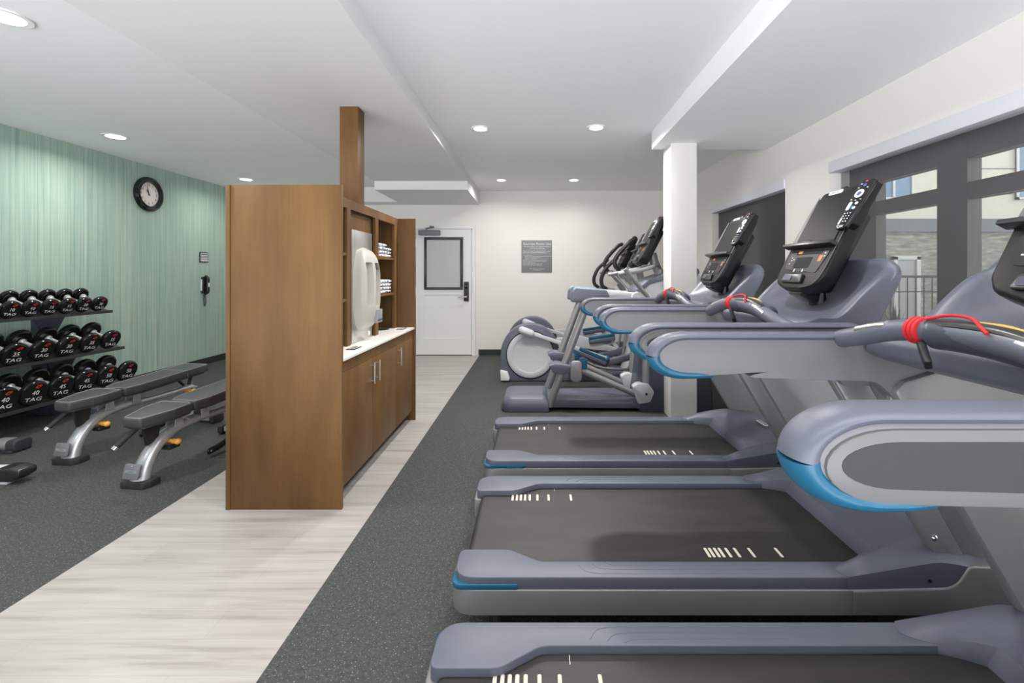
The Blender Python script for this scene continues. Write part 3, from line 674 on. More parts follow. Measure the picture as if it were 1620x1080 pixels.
# ------------------------------------------------------------------ treadmill
OX = .75
def make_treadmill(label):
    t = thing('treadmill', label, 'treadmill', (OX, 0, 0), group='treadmills facing the windows')
    off = (-OX, 0, 0)
    # base frame, silver
    f = P()
    for s in (-1, 1):
        pl = fillet([(-.305, .24), (-.305, .418), (1.16, .418), (1.16, .34), (-.12, .34), (-.17, .24)], [.02, .11, .005, .005, .04, .03], 8)
        f.prism([(x, y*s) for x, y in pl], 'xy', .115, .207, .018, 3, lim=.9)
    f.box(-.16, 1.3, -.34, .34, .13, .175)
    f.make('base_frame', M_SILVER, t, off=off)
    for s in (-1, 1):
        # wide front foot of the frame with the curved shoulder
        pr = fillet([(1.14, .115), (1.86, .115), (1.88, .29), (1.56, .292), (1.51, .215), (1.14, .207)], [.01, .03, .03, .03, .09, .01], 6)
        P().prism(pr, 'xz', .35*s, .421*s, .012, 3, lim=.9).make('front_frame', M_SILVER, t, off=off)
        # foot rail
        pl = fillet([(-.294, .245), (-.294, .412), (1.30, .412), (1.30, .322), (.02, .322), (-.10, .245)], [.03, .085, .005, .005, .09, .09], 8)
        r = P().prism([(x, y*s) for x, y in pl], 'xy', .2065, .25, .012, 3, lim=.9)
        for q, (a, b) in enumerate(((.0, .30), (.07, .335), (.13, .365))):
            pts = [(a+1.0-.15*q, s*(.345+.0), .2502), (a+.22, s*(.345+q*.0), .2502)]
            d = .024*(2-q)
            r.tube([(1.0-.12*q, s*(.345+d), .2500), (.26+.05*q, s*(.345+d), .2500)]+[(v.x, v.y, v.z) for v in spl([(.24+.05*q, s*(.345+d), .25), (.19+.05*q, s*(.342+d*.8), .25), (.165+.05*q, s*(.33+d*.3), .25)], 4)], .0016, n=6)
        r.make('foot_rail', M_SLATE, t, off=off)
        bl = fillet([(-.301, .335), (-.301, .4175), (-.06, .4175), (-.075, .38), (-.27, .38), (-.27, .335)], [.01, .095, .004, .01, .03, .01], 8)
        P().prism([(x, y*s) for x, y in bl], 'xy', .2075, .226, .005, 2, lim=.9).make('accent_strip', M_BLUE, t, off=off)
        for x in (-.14, 1.74): P().lathe([(.03, 0), (.034, .008), (.03, .03), (.016, .035), (.016, .125)], cen=(x, .35*s, 0), n=20).make('levelling_foot', M_RUBBER, t, off=off)
    # belt
    b = P().prism(fillet([(-.272, .170), (-.272, .2255), (1.36, .2255), (1.36, .170)], [.027, .027, .01, .01], 6), 'xz', -.318, .318)
    for y0, xs, yy in ((-.227, (.691, .709, .729, .748, .775, .81, .868, .977), .031), (.222, (-.11, -.089, -.069, -.048, -.025, .013, .069, .18), .031)):
        for x in xs: b.prism(rrect(x-.0055, x+.0055, y0-yy, y0+yy, .005), 'xy', .2252, .2260, 0, mi=1)
    b.box(.10, .102, .285, .318, .2252, .2258, 0, 1).box(.32, .322, -.318, -.30, .2252, .2258, 0, 1)
    b.make('running_belt', [M_BELT, M_MARK], t, off=off)
    P().box(-.262, -.12, -.33, .33, .118, .172, .01).make('roller_guard', M_BLACK, t, off=off)
    # motor cover
    def xr(y):
        a = abs(y)
        if a < .285: return 1.285
        u = (a-.285)/.13; return 1.285-.19*math.sin(min(1, u*1.25)*PI/2)+.035*max(0, u-.6)/.4
    nx, ny = 18, 36; b = bmesh.new(); G = []
    for j in range(ny+1):
        y = -.414+.828*j/ny; row = []
        for i in range(nx+1):
            u = i/nx; x0 = xr(y); x = x0+(1.80-x0)*u
            edge = 1-(abs(y)/.414)**5
            zc = .25+.085*math.sin(min(1, max(0, (x-x0)/.30))*PI/2)
            if x > 1.5: zc -= .10*((x-1.5)/.3)**2
            zs = .250+.055*min(1, max(0, (x-1.12)/.33))
            if x > 1.44: zs -= .09*((x-1.44)/.36)**1.5
            z = zs+(max(zc, zs)-zs)*(edge**.55) if abs(y) < .414 else zs
            if i == 0: z = .235 if abs(y) < .31 else .2515
            row.append(b.verts.new((x, y, z)))
        G.append(row)
    for j in range(ny):
        for i in range(nx): b.faces.new((G[j][i], G[j][i+1], G[j+1][i+1], G[j+1][i]))
    ring = [G[0][i] for i in range(nx+1)]+[G[j][nx] for j in range(1, ny+1)]+[G[ny][i] for i in range(nx-1, -1, -1)]+[G[j][0] for j in range(ny-1, 0, -1)]
    low = [b.verts.new((v.co.x-(0 if abs(v.co.y) < .41 or v.co.x < 1.3 else 0), v.co.y*1.0, .207 if abs(v.co.y) > .3 else .2)) for v in ring]
    n = len(ring)
    for i in range(n): b.faces.new((ring[i], low[i], low[(i+1) % n], ring[(i+1) % n]))
    m = P().put(b)
    mc = m.make('motor_cover', M_SLATE, t, off=off, sharp=32)
    zt = .3385
    bd = P().prism(rrect(-.062, .062, -.018, .018, .0175), 'xy', 0, .003, .001, M=frame((1.535, 0, zt-.004), (0, -1, 0), (1, 0, -.05)))
    bd.text('PRECOR', .026, frame((1.535, 0, zt), (0, -1, 0), (1, 0, -.05)), 1)
    bd.make('name_badge', [M_WPRINT, M_SLATED], mc, off=off)
    for s in (-1, 1): P().lathe([(.006, -.002*s), (.006, .003*s)], 'y', cen=(1.42, .414*s, .238), n=12).make('screw', M_BLACK, mc, off=off)
    for s in (-1, 1):
        # upright
        u = P()
        u.prism(fillet([(1.50, .262), (1.80, .262), (1.46, 1.0), (1.36, 1.10), (1.10, 1.02), (1.07, .99)], [.01, .01, .1, .05, .02, .02], 5), 'xz', .335*s, .372*s, .006)
        u.prism([(1.50, .262), (1.60, .262), (1.195, .99), (1.09, .965)], 'xz', .366*s, .384*s, .007)
        u.prism(fillet([(1.10, 1.02), (1.08, .945), (1.34, .945), (1.40, 1.06)], .01), 'xz', .372*s, .388*s, .003)
        u = u.make('upright', M_SILVER, t, off=off)
        for x, z in ((1.462, .375), (1.14, .965), (1.26, .965)): P().lathe([(.011, .0), (.011, .004*s), (.006, .008*s), (.001, .009*s)], 'y', cen=(x, .384*s if z < .9 else .388*s, z), n=14).make('bolt', M_CHROME, u, off=off)
        # handrail
        yc = .385*s; o = s
        body = dee(.372, .092, 1.148, 1.030, 1.03, 1.016)[2:]+fillet([(.60, 1.028), (1.03, 1.016), (1.12, .935), (1.38, .95), (1.30, 1.148)], [.01, .06, .02, .02, .02], 7)
        h = P().prism(body, 'xz', yc-.029*s, yc+.029*s, .009, 3, lim=.9)
        h = h.make('handrail', M_PANEL, t, off=off)
        rg = dee(.382, .092, 1.136, 1.036, 1.0, 1.024)
        P().prism(rg, 'xz', yc+.026*s, yc+.034*s, .004, 2, lim=.9).make('outer_ring', M_RING, h, off=off)
        ins = dee(.402, .078, 1.120, 1.058, .93, 1.045)
        P().prism(ins, 'xz', yc+.033*s, yc+.0348*s, 0).make('side_inset', M_INSET, h, off=off)
        arc_ = lambda a: (.364+.098-.098*math.cos(a), yc, 1.0905+(.0595 if a > 0 else .056)*math.sin(a))
        top = [(1.16-.1*i, yc, 1.150) for i in range(7)]+[(.50, yc, 1.150)]+[arc_(PI/2-PI/2*i/12) for i in range(13)]
        nn = len(top)
        P().tube(top, .036, n=20, side=(0, 1, 0), r2=[.013+.010*max(0, (i/nn-.4)/.6) for i in range(nn)]).make('rail_cap', M_SLATE, h, off=off)
        bt = [arc_(-PI/2*i/12) for i in range(13)]+[(.49, yc, 1.0342), (.515, yc, 1.034), (.535, yc, 1.034)]; nn = len(bt)
        P().tube(bt, [.0362-.012*max(0, (i/nn-.8)/.2) for i in range(nn)], n=20, side=(0, 1, 0), r2=[.0232-.012*(i/nn) for i in range(nn)], cap_round='end').make('blue_trim', M_BLUE, h, off=off)
    # cross handlebar
    pts = spl([(.945, .40, 1.135), (.925, .34, 1.150), (.92, .26, 1.168), (.922, .14, 1.198), (.926, .0, 1.208), (.922, -.14, 1.20), (.92, -.26, 1.175), (.925, -.34, 1.152), (.945, -.40, 1.135)], 6)
    hb = P().tube(pts, .0265, n=18).make('handlebar', M_SLATE, t, off=off)
    g = P().tube(spl([(.93, .05, 1.202), (.935, -.02, 1.204), (.94, -.10, 1.200), (.94, -.18, 1.188), (.935, -.24, 1.176)], 6), [.028]+[.036]*23+[.027], n=18, side=None)
    g.make('centre_pod', M_SLATED, hb, off=off)
    P().tube(spl([(.922, .045, 1.222), (.922, -.04, 1.226), (.922, -.13, 1.222), (.922, -.22, 1.203)], 6), .018, n=12, r2=.012).make('grip_inlay', M_BLACK, hb, off=off)
    for a in (1, -1): P().tube(spl([(.918, a*.16, 1.205), (.916, a*.20, 1.197), (.914, a*.26, 1.182)], 5), .021, n=12, r2=.0165).make('pulse_contact', M_CHROME, hb, off=off)
    P().tube(spl([(.935, -.06, 1.236), (.94, -.12, 1.233), (.94, -.2, 1.214)], 4), .004, n=8).make('yellow_strip', mat('yellow_plastic', srgb(215, 175, 70), .5), hb, off=off)
    k = P()
    for d in (.062, .074, .086): k.lathe([(.0275, -.006), (.0325, -.004), (.0335, 0), (.0325, .004), (.0275, .006)], 'y', cen=(.924, d, 1.205), n=24)
    k.tube(spl([(.912, .045, 1.236), (.925, .0, 1.248), (.925, -.05, 1.246), (.905, -.09, 1.233), (.895, -.115, 1.222)], 5), .0035, n=8)
    k.make('safety_cord', M_RED, hb, off=off)
    P().prism(fillet([(-.014, .03), (.014, .03), (.016, -.02), (0, -.045), (-.02, -.02)], .008), 'xy', -.008, .008, .004, M=frame((.915, .055, 1.155), (.5, .8, 0), (-.3, 0, 1))).make('safety_clip', M_BLACK, hb, off=off)
    # dash tray
    ny = 34; rings = []
    for j in range(ny+1):
        y = -.356*math.cos(PI*j/ny); a = abs(y)/.356
        en = math.sqrt(max(0, 1-max(0, (a-.93)/.07)**2))
        bowl = 1-min(1, a/.90)**3.5
        cr = .050*(max(0, a-.70)/.30)**2.4
        k = lambda v: v*bowl
        pr = [(1.0, 1.10), (.984, 1.130), (.994, 1.158), (1.03, 1.170), (1.10+k(.02), 1.170), (1.156+k(.05), 1.200-k(.018)), (1.227+k(.075), 1.272-k(.03)), (1.302+k(.06), 1.337-k(.008)),
              (1.345+k(.01), 1.385-cr), (1.365, 1.402-cr), (1.380, 1.388-cr), (1.372, 1.33-cr*.5), (1.325, 1.22), (1.275, 1.12), (1.21, 1.05), (1.12, 1.065)]
        cxm, czm = 1.21, 1.20; sc = .80+.20*en
        rings.append([(cxm+(p.x-cxm)*sc, y, czm+(p.y-czm)*sc) for p in spl([(u, v) for u, v in pr], 4, True)])
    P().loft(rings).make('dash_tray', M_SLATE, t, off=off, sharp=70)
    P().tube([(1.27, 0, 1.20), (1.27, 0, 1.42)], .05, n=14, r2=.03).prism(rrect(-.055, .055, -.03, .03, .02), 'xy', -.05, .03, .008, M=frame((1.205, 0, 1.262), (0, -1, 0), VD)).make('console_neck', M_BLACK, t, off=off)
    P().prism(rrect(-.05, .05, -.009, .009, .006), 'xy', .03, .034, 0, M=frame((1.205, 0, 1.262), (0, -1, 0), VD)).make('jack_panel', M_SLATED, t, off=off)
    console(t, off)
    return t
TY = (1.015, 2.05, 3.07)
tm = make_treadmill('nearest treadmill, its rounded handrail and belt cut off by the lower right corner'); tm.location = (OX, TY[0], 0)
dup(tm, (OX, TY[1], 0), 'middle treadmill of the row, its black belt shown from rear end to motor cover')
dup(tm, (OX, TY[2], 0), 'farthest treadmill of the row, next to the white square pillar')
# ------------------------------------------------------------------ adaptive motion trainer (nearest of the crosstrainers)
am = thing('stride_trainer', 'cross trainer with two slanted posts and low slate base, beside the white pillar', 'cross trainer', (.6, 4.68, 0)); ao = (-.6, -4.68, 0)
b = P()
pod = fillet([(-.32, 4.40), (.14, 4.40), (.14, 4.93), (-.32, 4.93)], [.10, .02, .02, .10], 6)
cx, cy = -.07, 4.665
def shr(pts, k, z): return [(cx+(x-cx)*k, cy+(y-cy)*k, z) for x, y in pts]
b.loft([shr(pod, .97, .0), shr(pod, 1.0, .02), shr(pod, .985, .075), shr(pod, .93, .12), shr(pod, .84, .142), shr(pod, .6, .148)])
b.make('rear_base', M_SLATE, am, off=ao, sharp=50)
P().prism(fillet([(.10, 4.46), (1.30, 4.42), (1.30, 4.94), (.10, 4.90)], .02), 'xy', .03, .115, .02).make('base_beam', M_SLATE, am, off=ao)
P().loft([[(x, 4.66+(y-4.66)*k, z) for x, y in fillet([(x0, 4.42), (1.74, 4.42), (1.74, 4.92), (x0, 4.92)], [.06, .05, .05, .06], 5)] for z, x0, k in ((.0, 1.02, 1.0), (.04, 1.0, 1.0), (.30, 1.04, .97), (.70, 1.08, .9), (1.0, 1.06, .86), (1.1, 1.04, .84))]).make('front_tower', M_SLATED, am, off=ao, sharp=50)
P().prism(fillet([(1.02, 1.02), (1.02, 1.14), (1.12, 1.25), (1.30, 1.30), (1.62, 1.34), (1.70, 1.2), (1.66, .95), (1.2, .95)], [.03, .08, .08, .05, .05, .1, .05, .1]), 'xz', 4.46, 4.88, .03, 3).make('shroud', M_LGREY, am, off=ao)
P().prism(fillet([(.99, 1.14), (1.0, 1.19), (1.12, 1.285), (1.32, 1.36), (1.60, 1.40), (1.62, 1.34), (1.30, 1.29), (1.12, 1.24)], .03), 'xz', 4.45, 4.89, .015, 3).make('shroud_rim', M_SLATE, am, off=ao)
P().prism(fillet([(.92, 1.06), (.95, 1.15), (1.0, 1.17), (1.12, 1.15), (1.16, 1.06)], .02), 'xz', 4.40, 4.47, .015).make('pivot_cover', M_LGREY, am, off=ao)
for y, sx in ((4.47, 0), (4.90, -.03)):
    P().tube([(.14+sx, y, .045), (.53+sx, y, 1.09)], .040, n=18, side=(0, 1, 0), r2=.036).make('rear_post', M_SILVER, am, off=ao)
    hs = P().prism(fillet([(.35, 1.07), (.36, 1.17), (.40, 1.21), (.70, 1.185), (.74, 1.10), (.56, 1.075), (.50, 1.062)], [.02, .04, .04, .03, .03, .02, .02]), 'xz', y-.055, y+.055, .014, 3)
    hs = hs.make('stride_arm_housing', M_SLATE, am, off=ao)
    P().prism(fillet([(.375, 1.19), (.40, 1.213), (.66, 1.19), (.64, 1.18)], .006), 'xz', y-.042, y+.042, .004).make('top_strip', M_BLUEL, hs, off=ao)
    P().prism(fillet([(.68, 1.12), (.70, 1.18), (1.10, 1.15), (1.10, 1.07)], .02), 'xz', y-.035, y+.035, .01).make('stride_arm', M_LGREY, am, off=ao)
    yy = y-.02 if y < 4.6 else y
    P().tube([(1.10+sx, yy, .93), (1.085+sx, yy, .30), (1.08+sx, yy, .20)], .038, n=16, side=(0, 1, 0), r2=.034).make('drop_link', M_SILVER, am, off=ao)
    P().prism(fillet([(.95+sx, .25), (1.0+sx, .28), (1.10+sx, .28), (1.16+sx, .20), (1.12+sx, .10), (1.0+sx, .08)], [.02, .03, .05, .05, .04, .03]), 'xz', yy-.05, yy+.05, .008).lathe([(.012, -.052), (.012, -.048)], 'y', cen=(1.08+sx, yy, .18), n=14, mi=1).make('pivot_joint', [M_LGREY, M_DARK], am, off=ao)
    P().tube(spl([(1.0+sx, yy, .16), (.80+sx, yy, .25), (.55+sx, yy, .36), (.42+sx, yy, .42)], 4), .030, n=14).make('pedal_arm', M_SILVER, am, off=ao)
    M = frame((.30+sx, y+.02, .35), (1, 0, .02), (0, 1, 0))
    z0 = .42 if y < 4.6 else .46
    P().prism(fillet([(.16, z0), (.13, z0+.03), (.20, z0+.055), (.42, z0+.03), (.44, z0-.02), (.24, z0-.05), (.17, z0-.03)], .02), 'xz', y-.07, y+.10, .012, 3).make('pedal', M_SLATE, am, off=ao)
    P().prism(rrect(.345+sx, .455+sx, .30, .505, .045), 'xz', yy-.075, yy-.035, .012, 3).make('pedal_cap', M_SILVER, am, off=ao)
    P().lathe([(.001, .0), (.035, .0), (.038, .02), (.038, .085), (.032, .085), (.030, .02)], 'z', cen=(.475+sx, yy, .42), n=20).make('pedal_cup', M_BLUE, am, off=ao)
P().tube([(1.30, 4.66, 1.28), (1.22, 4.66, 1.47), (1.20, 4.66, 1.55)], .045, n=16).lathe([(.06, 0), (.055, .06)], cen=(1.29, 4.66, 1.33), n=18).make('console_mast', M_SILVER, am, off=ao)
P().tube(spl([(.80, 4.36, 1.335), (.95, 4.38, 1.36), (1.12, 4.45, 1.40), (1.23, 4.60, 1.43), (1.23, 4.72, 1.43), (1.12, 4.87, 1.40), (.95, 4.94, 1.36), (.80, 4.96, 1.335)], 5), .021, n=12).make('fixed_handrail', M_SILVER, am, off=ao)
CM = Matrix.Translation((-.135, 4.66, .175))
console(am, ao, CM)
for s in (-1, 1):
    yh = 4.66+s*.33
    P().tube(spl([(1.12, yh-s*.10, 1.10), (1.00, yh-s*.03, 1.22), (.86, yh, 1.39)], 5), .022, n=12).make('moving_arm', M_SILVER, am, off=ao)

# ------------------------------------------------------------------ elliptical crosstrainers
def make_efx(label, yc):
    t = thing('elliptical_trainer', label, 'elliptical', (.5, yc, 0), group='elliptical trainers by the back wall'); off = (-.5, -5.95, 0)
    y0 = 5.68
    ol = [(-.405, .02), (-.425, .12), (-.43, .30)]+[(-.056+.372*math.cos(a), .335+.385*math.sin(a)) for a in [PI*(1-k/18)*.94+.0 for k in range(0, 17)]]+[(.33, .22), (.42, .12), (.60, .09), (1.3, .09), (1.3, .0), (-.38, .0)]
    ol = [ol[0], ol[1], ol[2]]+[q for q in ol[3:] if True]
    P().prism(ol, 'xz', y0, y0+.19, .03, 4).make('flywheel_housing', M_SLATE, t, off=off)
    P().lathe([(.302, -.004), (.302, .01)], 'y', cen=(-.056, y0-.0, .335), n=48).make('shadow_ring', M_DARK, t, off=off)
    P().lathe([(.290, .004), (.290, -.012), (.282, -.017), (.225, -.017), (.218, -.012), (.212, -.009), (.01, -.009)], 'y', cen=(-.056, y0-.0, .335), n=56).make('disc_cover', M_LGREY, t, off=off)
    P().box(-.30, 1.55, y0+.19, y0+.52, .02, .10, .02).make('base_frame', M_SLATE, t, off=off)
    for y in (y0-.05, y0+.58):
        P().prism(fillet([(-.42, .02), (-.43, .15), (-.34, .13), (-.31, .05), (-.32, .02)], .012), 'xz', y, y+.08, .01).lathe([(.02, 0), (.02, .025)], cen=(-.36, y+.04, 0), n=14, mi=1).make('rear_foot', [M_WHITE, M_RUBBER], t, off=off)
    # near crank, ramp arm and pedal ; far ones
    for y, ph, hub in ((y0-.06, 0, (-.145, .645)), (y0+.44, 1, (.05, .42))):
        P().tube([(hub[0]-.01, y, hub[1]+.005), (hub[0]+.10, y, hub[1]-.04)], .05, n=18, side=(0, 1, 0), r2=.047, cap_round=True).make('crank_cap', M_LGREY, t, off=off)
        e = (.62, .38) if ph == 0 else (.80, .42)
        P().prism(fillet([(hub[0], hub[1]-.02), (hub[0], hub[1]+.02), (e[0]-.2, e[1]+.10), (e[0]+.3, e[1]-.07), (e[0]+.3, e[1]-.12)], .01), 'xz', y-.022, y+.022, .008).make('crank_arm', M_LGREY, t, off=off)
        if ph == 0: A, B = (.545, .425), (.90, .275)
        else: A, B = (.72, .475), (1.07, .525)
        d = Vector((B[0]-A[0], 0, B[1]-A[1])); L_ = d.length; M = frame((A[0], y+.02, A[1]), d, (0, 1, 0))
        pd = P().prism(fillet([(0, -.08), (L_, -.08), (L_, .10), (0, .10)], [.03, .03, .03, .03]), 'xy', -.07, -.012, .015, 3, M=M)
        pd = pd.make('pedal', M_SLATE, t, off=off)
        P().prism(fillet([(.005, -.078), (L_-.005, -.078), (L_-.005, .098), (.005, .098)], .03), 'xy', -.014, .004, .004, M=M).prism(rrect(L_-.03, L_, -.075, .095, .01), 'xy', -.01, .045, .006, M=M).prism(rrect(0, L_-.04, -.08, -.066, .006), 'xy', -.01, .025, .004, M=M).make('foot_pad', M_BLUE, pd, off=off)
        P().prism(fillet([(B[0]-.08, B[1]-.05), (B[0]-.02, B[1]-.05), (B[0]+.06, B[1]-.17), (B[0]+.02, B[1]-.19)], .015), 'xz', y-.02, y+.05, .006).make('pedal_bracket', M_LGREY, t, off=off)
        P().prism(fillet([(.45, .09), (1.25, .30), (1.28, .36), (1.22, .37), (.42, .16)], .02), 'xz', y-.03, y+.05, .01).make('ramp', M_SLATE, t, off=off)
        # link from pedal arm to the moving handle
        P().tube(spl([(.60, y-.02, .28), (.80, y-.04, .20), (1.05, y-.05, .175), (1.16, y-.05, .18)], 4), .016, n=12).tube([(1.16, y-.05, .18), (1.22, y-.04, .55), (1.27, y-.02, 1.08)], .018, n=12).ball((1.17, y-.05, .19), .036).make('link_rod', M_SILVER, t, off=off)
    P().loft([[(x, 5.95+(y)*k, z) for x, y in fillet([(x0, -.20), (x1, -.20), (x1, .20), (x0, .20)], [.08, .05, .05, .08], 5)] for z, x0, x1, k in ((.0, 1.10, 1.75, 1.2), (.10, 1.15, 1.72, 1.1), (.5, 1.25, 1.70, .8), (.95, 1.20, 1.66, .8), (1.15, 1.22, 1.62, .7), (1.22, 1.28, 1.56, .5))]).make('front_tower', M_LGREY, t, off=off, sharp=50)
    P().tube([(1.42, 5.95, 1.15), (1.36, 5.95, 1.40), (1.32, 5.95, 1.5)], .045, n=14).make('console_mast', M_SILVER, t, off=off)
    P().tube(spl([(1.0, 5.70, 1.36), (1.15, 5.72, 1.38), (1.32, 5.85, 1.40), (1.34, 5.95, 1.40), (1.32, 6.05, 1.40), (1.15, 6.18, 1.38), (1.0, 6.2, 1.36)], 5), .02, n=12).make('fixed_handrail', M_SILVER, t, off=off)
    for y, path, low in ((5.70, [(1.25, 1.775), (1.19, 1.745), (1.09, 1.64), (1.02, 1.55), (1.00, 1.48), (1.02, 1.42), (1.05, 1.385)], [(1.045, 1.39), (1.14, 1.29), (1.27, 1.15), (1.29, 1.08)]),
                         (6.26, [(1.13, 1.56), (1.06, 1.50), (.98, 1.42), (.93, 1.32), (.915, 1.25), (.93, 1.18), (.98, 1.14)], [(.975, 1.142), (1.05, 1.12), (1.15, 1.09), (1.29, 1.07)])):
        hh = P().tube(spl([(x, y, z) for x, z in path], 6), .027, n=14, cap_round=True).make('handle_grip', M_BLACK, t, off=off)
        P().tube(spl([(x, y, z) for x, z in low], 5), .021, n=12).tube([(1.20, y, 1.20 if y < 6 else 1.09), (1.30, y, 1.06)], .032, n=12).make('moving_handle', M_SILVER, t, off=off)
    console(t, off, Matrix.Translation((.075, 5.95, .17)))
    return t
ef = make_efx('elliptical trainer with the larger grey disc, in front of the other one', 5.95)
dup(ef, (.52, 6.90, 0), 'elliptical trainer farthest back by the cream wall, its disc peeking out behind')
# ------------------------------------------------------------------ dumbbell rack and dumbbells
RY0, RY1 = 2.7, 4.84
rk = thing('dumbbell_rack', 'black three tier dumbbell rack standing against the green striped wall', 'rack', (-4.5, 3.8, 0)); ro = (4.5, -3.8, 0)
# (front head centre x, z, radius, drop to shelf, back dx, back dz, first y, pitch, marks)
T3 = [(-4.50, 1.036, .080, .20, .085, 4.70, .160, ('20', '20', '15', '15', '10', '10', '5')),
      (-4.385, .667, .100, .205, .083, 4.70, .218, ('35', '35', '30', '30', '25', '25')),
      (-4.265, .33, .1085, .225, .06, 4.755, .222, ('50', '50', '45', '45', '40', '40'))]
for i, (x, z, r, bx, bz, y0, pit, mk) in enumerate(T3):
    d = Vector((-bx, 0, bz)).normalized(); nrm = Vector((bz, 0, bx)).normalized()
    fc = Vector((x, 0, z))-nrm*(r+.006)+Vector((bx, 0, -bz)).normalized()*.035
    bc = fc+d*(bx+.11)
    yy1 = RY1+.02*i
    sh = P().prism([(fc.x+.012, fc.z+.018), (fc.x+.016, fc.z-.012), (bc.x, bc.z-.012), (bc.x-.01, bc.z+.02), (bc.x-.004, bc.z+.02), (bc.x+.004, bc.z-.004), (fc.x+.006, fc.z-.004), (fc.x+.004, fc.z+.018)], 'xz', RY0, yy1)
    sh.make('shelf', M_BLACK, rk, off=ro)
for y in (4.40, 2.95):
    P().prism([(-4.72, .0), (-4.62, .0), (-4.62, .35), (-4.70, .75), (-4.74, 1.02), (-4.80, 1.02), (-4.80, .5)], 'xz', y-.07, y+.07, .006).prism(fillet([(-4.15, 0), (-4.15, .05), (-4.62, .12), (-4.84, .08), (-4.84, 0)], .01), 'xz', y-.06, y+.06, .006).make('upright', M_SLATED, rk, off=ro)
for i, (x, z, r, bx, bz, y0, pit, mk) in enumerate(T3):
    zz = z-r-.02
    for y in (4.40, 2.95): P().prism([(y-.15, zz-.01), (y+.15, zz-.01), (y+.06, zz-.16), (y-.06, zz-.16)], 'yz', x-.2, x-.185, .002).make('bracket', M_SLATED, rk, off=ro)
def make_db(r, ln, mark, dirv, nrm):
    t = thing('dumbbell', 'x', 'dumbbell'); th = .052 if r > .09 else .046
    w = dirv*-1                                   # towards the aisle
    FM = frame((0, 0, 0), (0, 1, 0), nrm)         # local x = +y, y = up the face, z = u x v
    zdir = FM.col[2].xyz; sgn = 1 if zdir.dot(w) > 0 else -1
    for k, c in ((1, 0), (0, -ln)):
        h = P(); prof = [(r-.016, -th/2), (r-.004, -th/2+.006), (r, -th/2+.014), (r, th/2-.014), (r-.004, th/2-.005), (r-.016, th/2), (r-.022, th/2-.002)]
        h.lathe(prof, n=40, M=FM @ Matrix.Translation((0, 0, sgn*c)))
        if k:
            z = sgn*(th/2-.0015)
            s = r/.1
            if sgn > 0: TM = FM @ Matrix.Rotation(math.radians(-6), 4, 'Z')
            else: TM = FM @ Matrix.Rotation(PI, 4, 'Y') @ Matrix.Rotation(math.radians(-6), 4, 'Z')
            z = abs(z)
            h.text(mark, .050*s, TM @ Matrix.Translation((.0, .006*s, z)), 1, sx=1.05)
            h.text('TAG', .042*s, TM @ Matrix.Translation((.0, -.046*s, z)), 1, sx=1.5)
            ring = fillet([(-.024*s, -.006*s), (.0, -.014*s), (.026*s, .006*s), (.022*s, .016*s), (-.004*s, .014*s)], .006*s, 4)
            h.prism(ring, 'xy', z-.0003, z+.0003, 0, mi=2, M=TM @ Matrix.Translation((.004, .056*s, 0)))
            h.prism([(p[0]*.45, p[1]*.45) for p in ring], 'xy', z, z+.0006, 0, mi=0, M=TM @ Matrix.Translation((.004, .056*s, 0)))
        h.make('head', [M_BLACKG, M_WPRINT, M_REDP], t)
    hd = P().lathe([(.030, 0), (.030, .012), (.020, .02), (.0175, .03), (.0165, ln*.5-.031), (.0175, ln-.092), (.020, ln-.082), (.030, ln-.074), (.030, ln-.062)], n=20, M=FM @ (Matrix.Identity(4) if sgn < 0 else Matrix.Rotation(PI, 4, 'X')) @ Matrix.Translation((0, 0, .031)))
    hd.make('handle', M_KNURL, t)
    return t
ORD = ('at the right end', 'second from the right end', 'third from the right end', 'fourth from the right end', 'fifth from the right end', 'sixth from the right end', 'leftmost')
tn = ('top', 'middle', 'bottom'); protos = {}
for i, (x, z, r, bx, bz, y0, pit, mk) in enumerate(T3):
    dv = Vector((-bx, 0, bz)).normalized(); nr = Vector((bz, 0, bx)).normalized(); ln = math.hypot(bx, bz); seen = {}
    for k, m_ in enumerate(mk):
        seen[m_] = seen.get(m_, 0)+1
        which = ORD[k]
        lab = 'round black %s pound dumbbell, %s on the %s tier' % (m_, which, tn[i])
        loc = (x, y0-pit*k, z)
        if (i, m_) not in protos: protos[(i, m_)] = t = make_db(r, ln, m_, dv, nr); t.location = loc; t['label'] = lab
        else: t = dup(protos[(i, m_)], loc, lab)
        t['group'] = 'dumbbells on the rack'

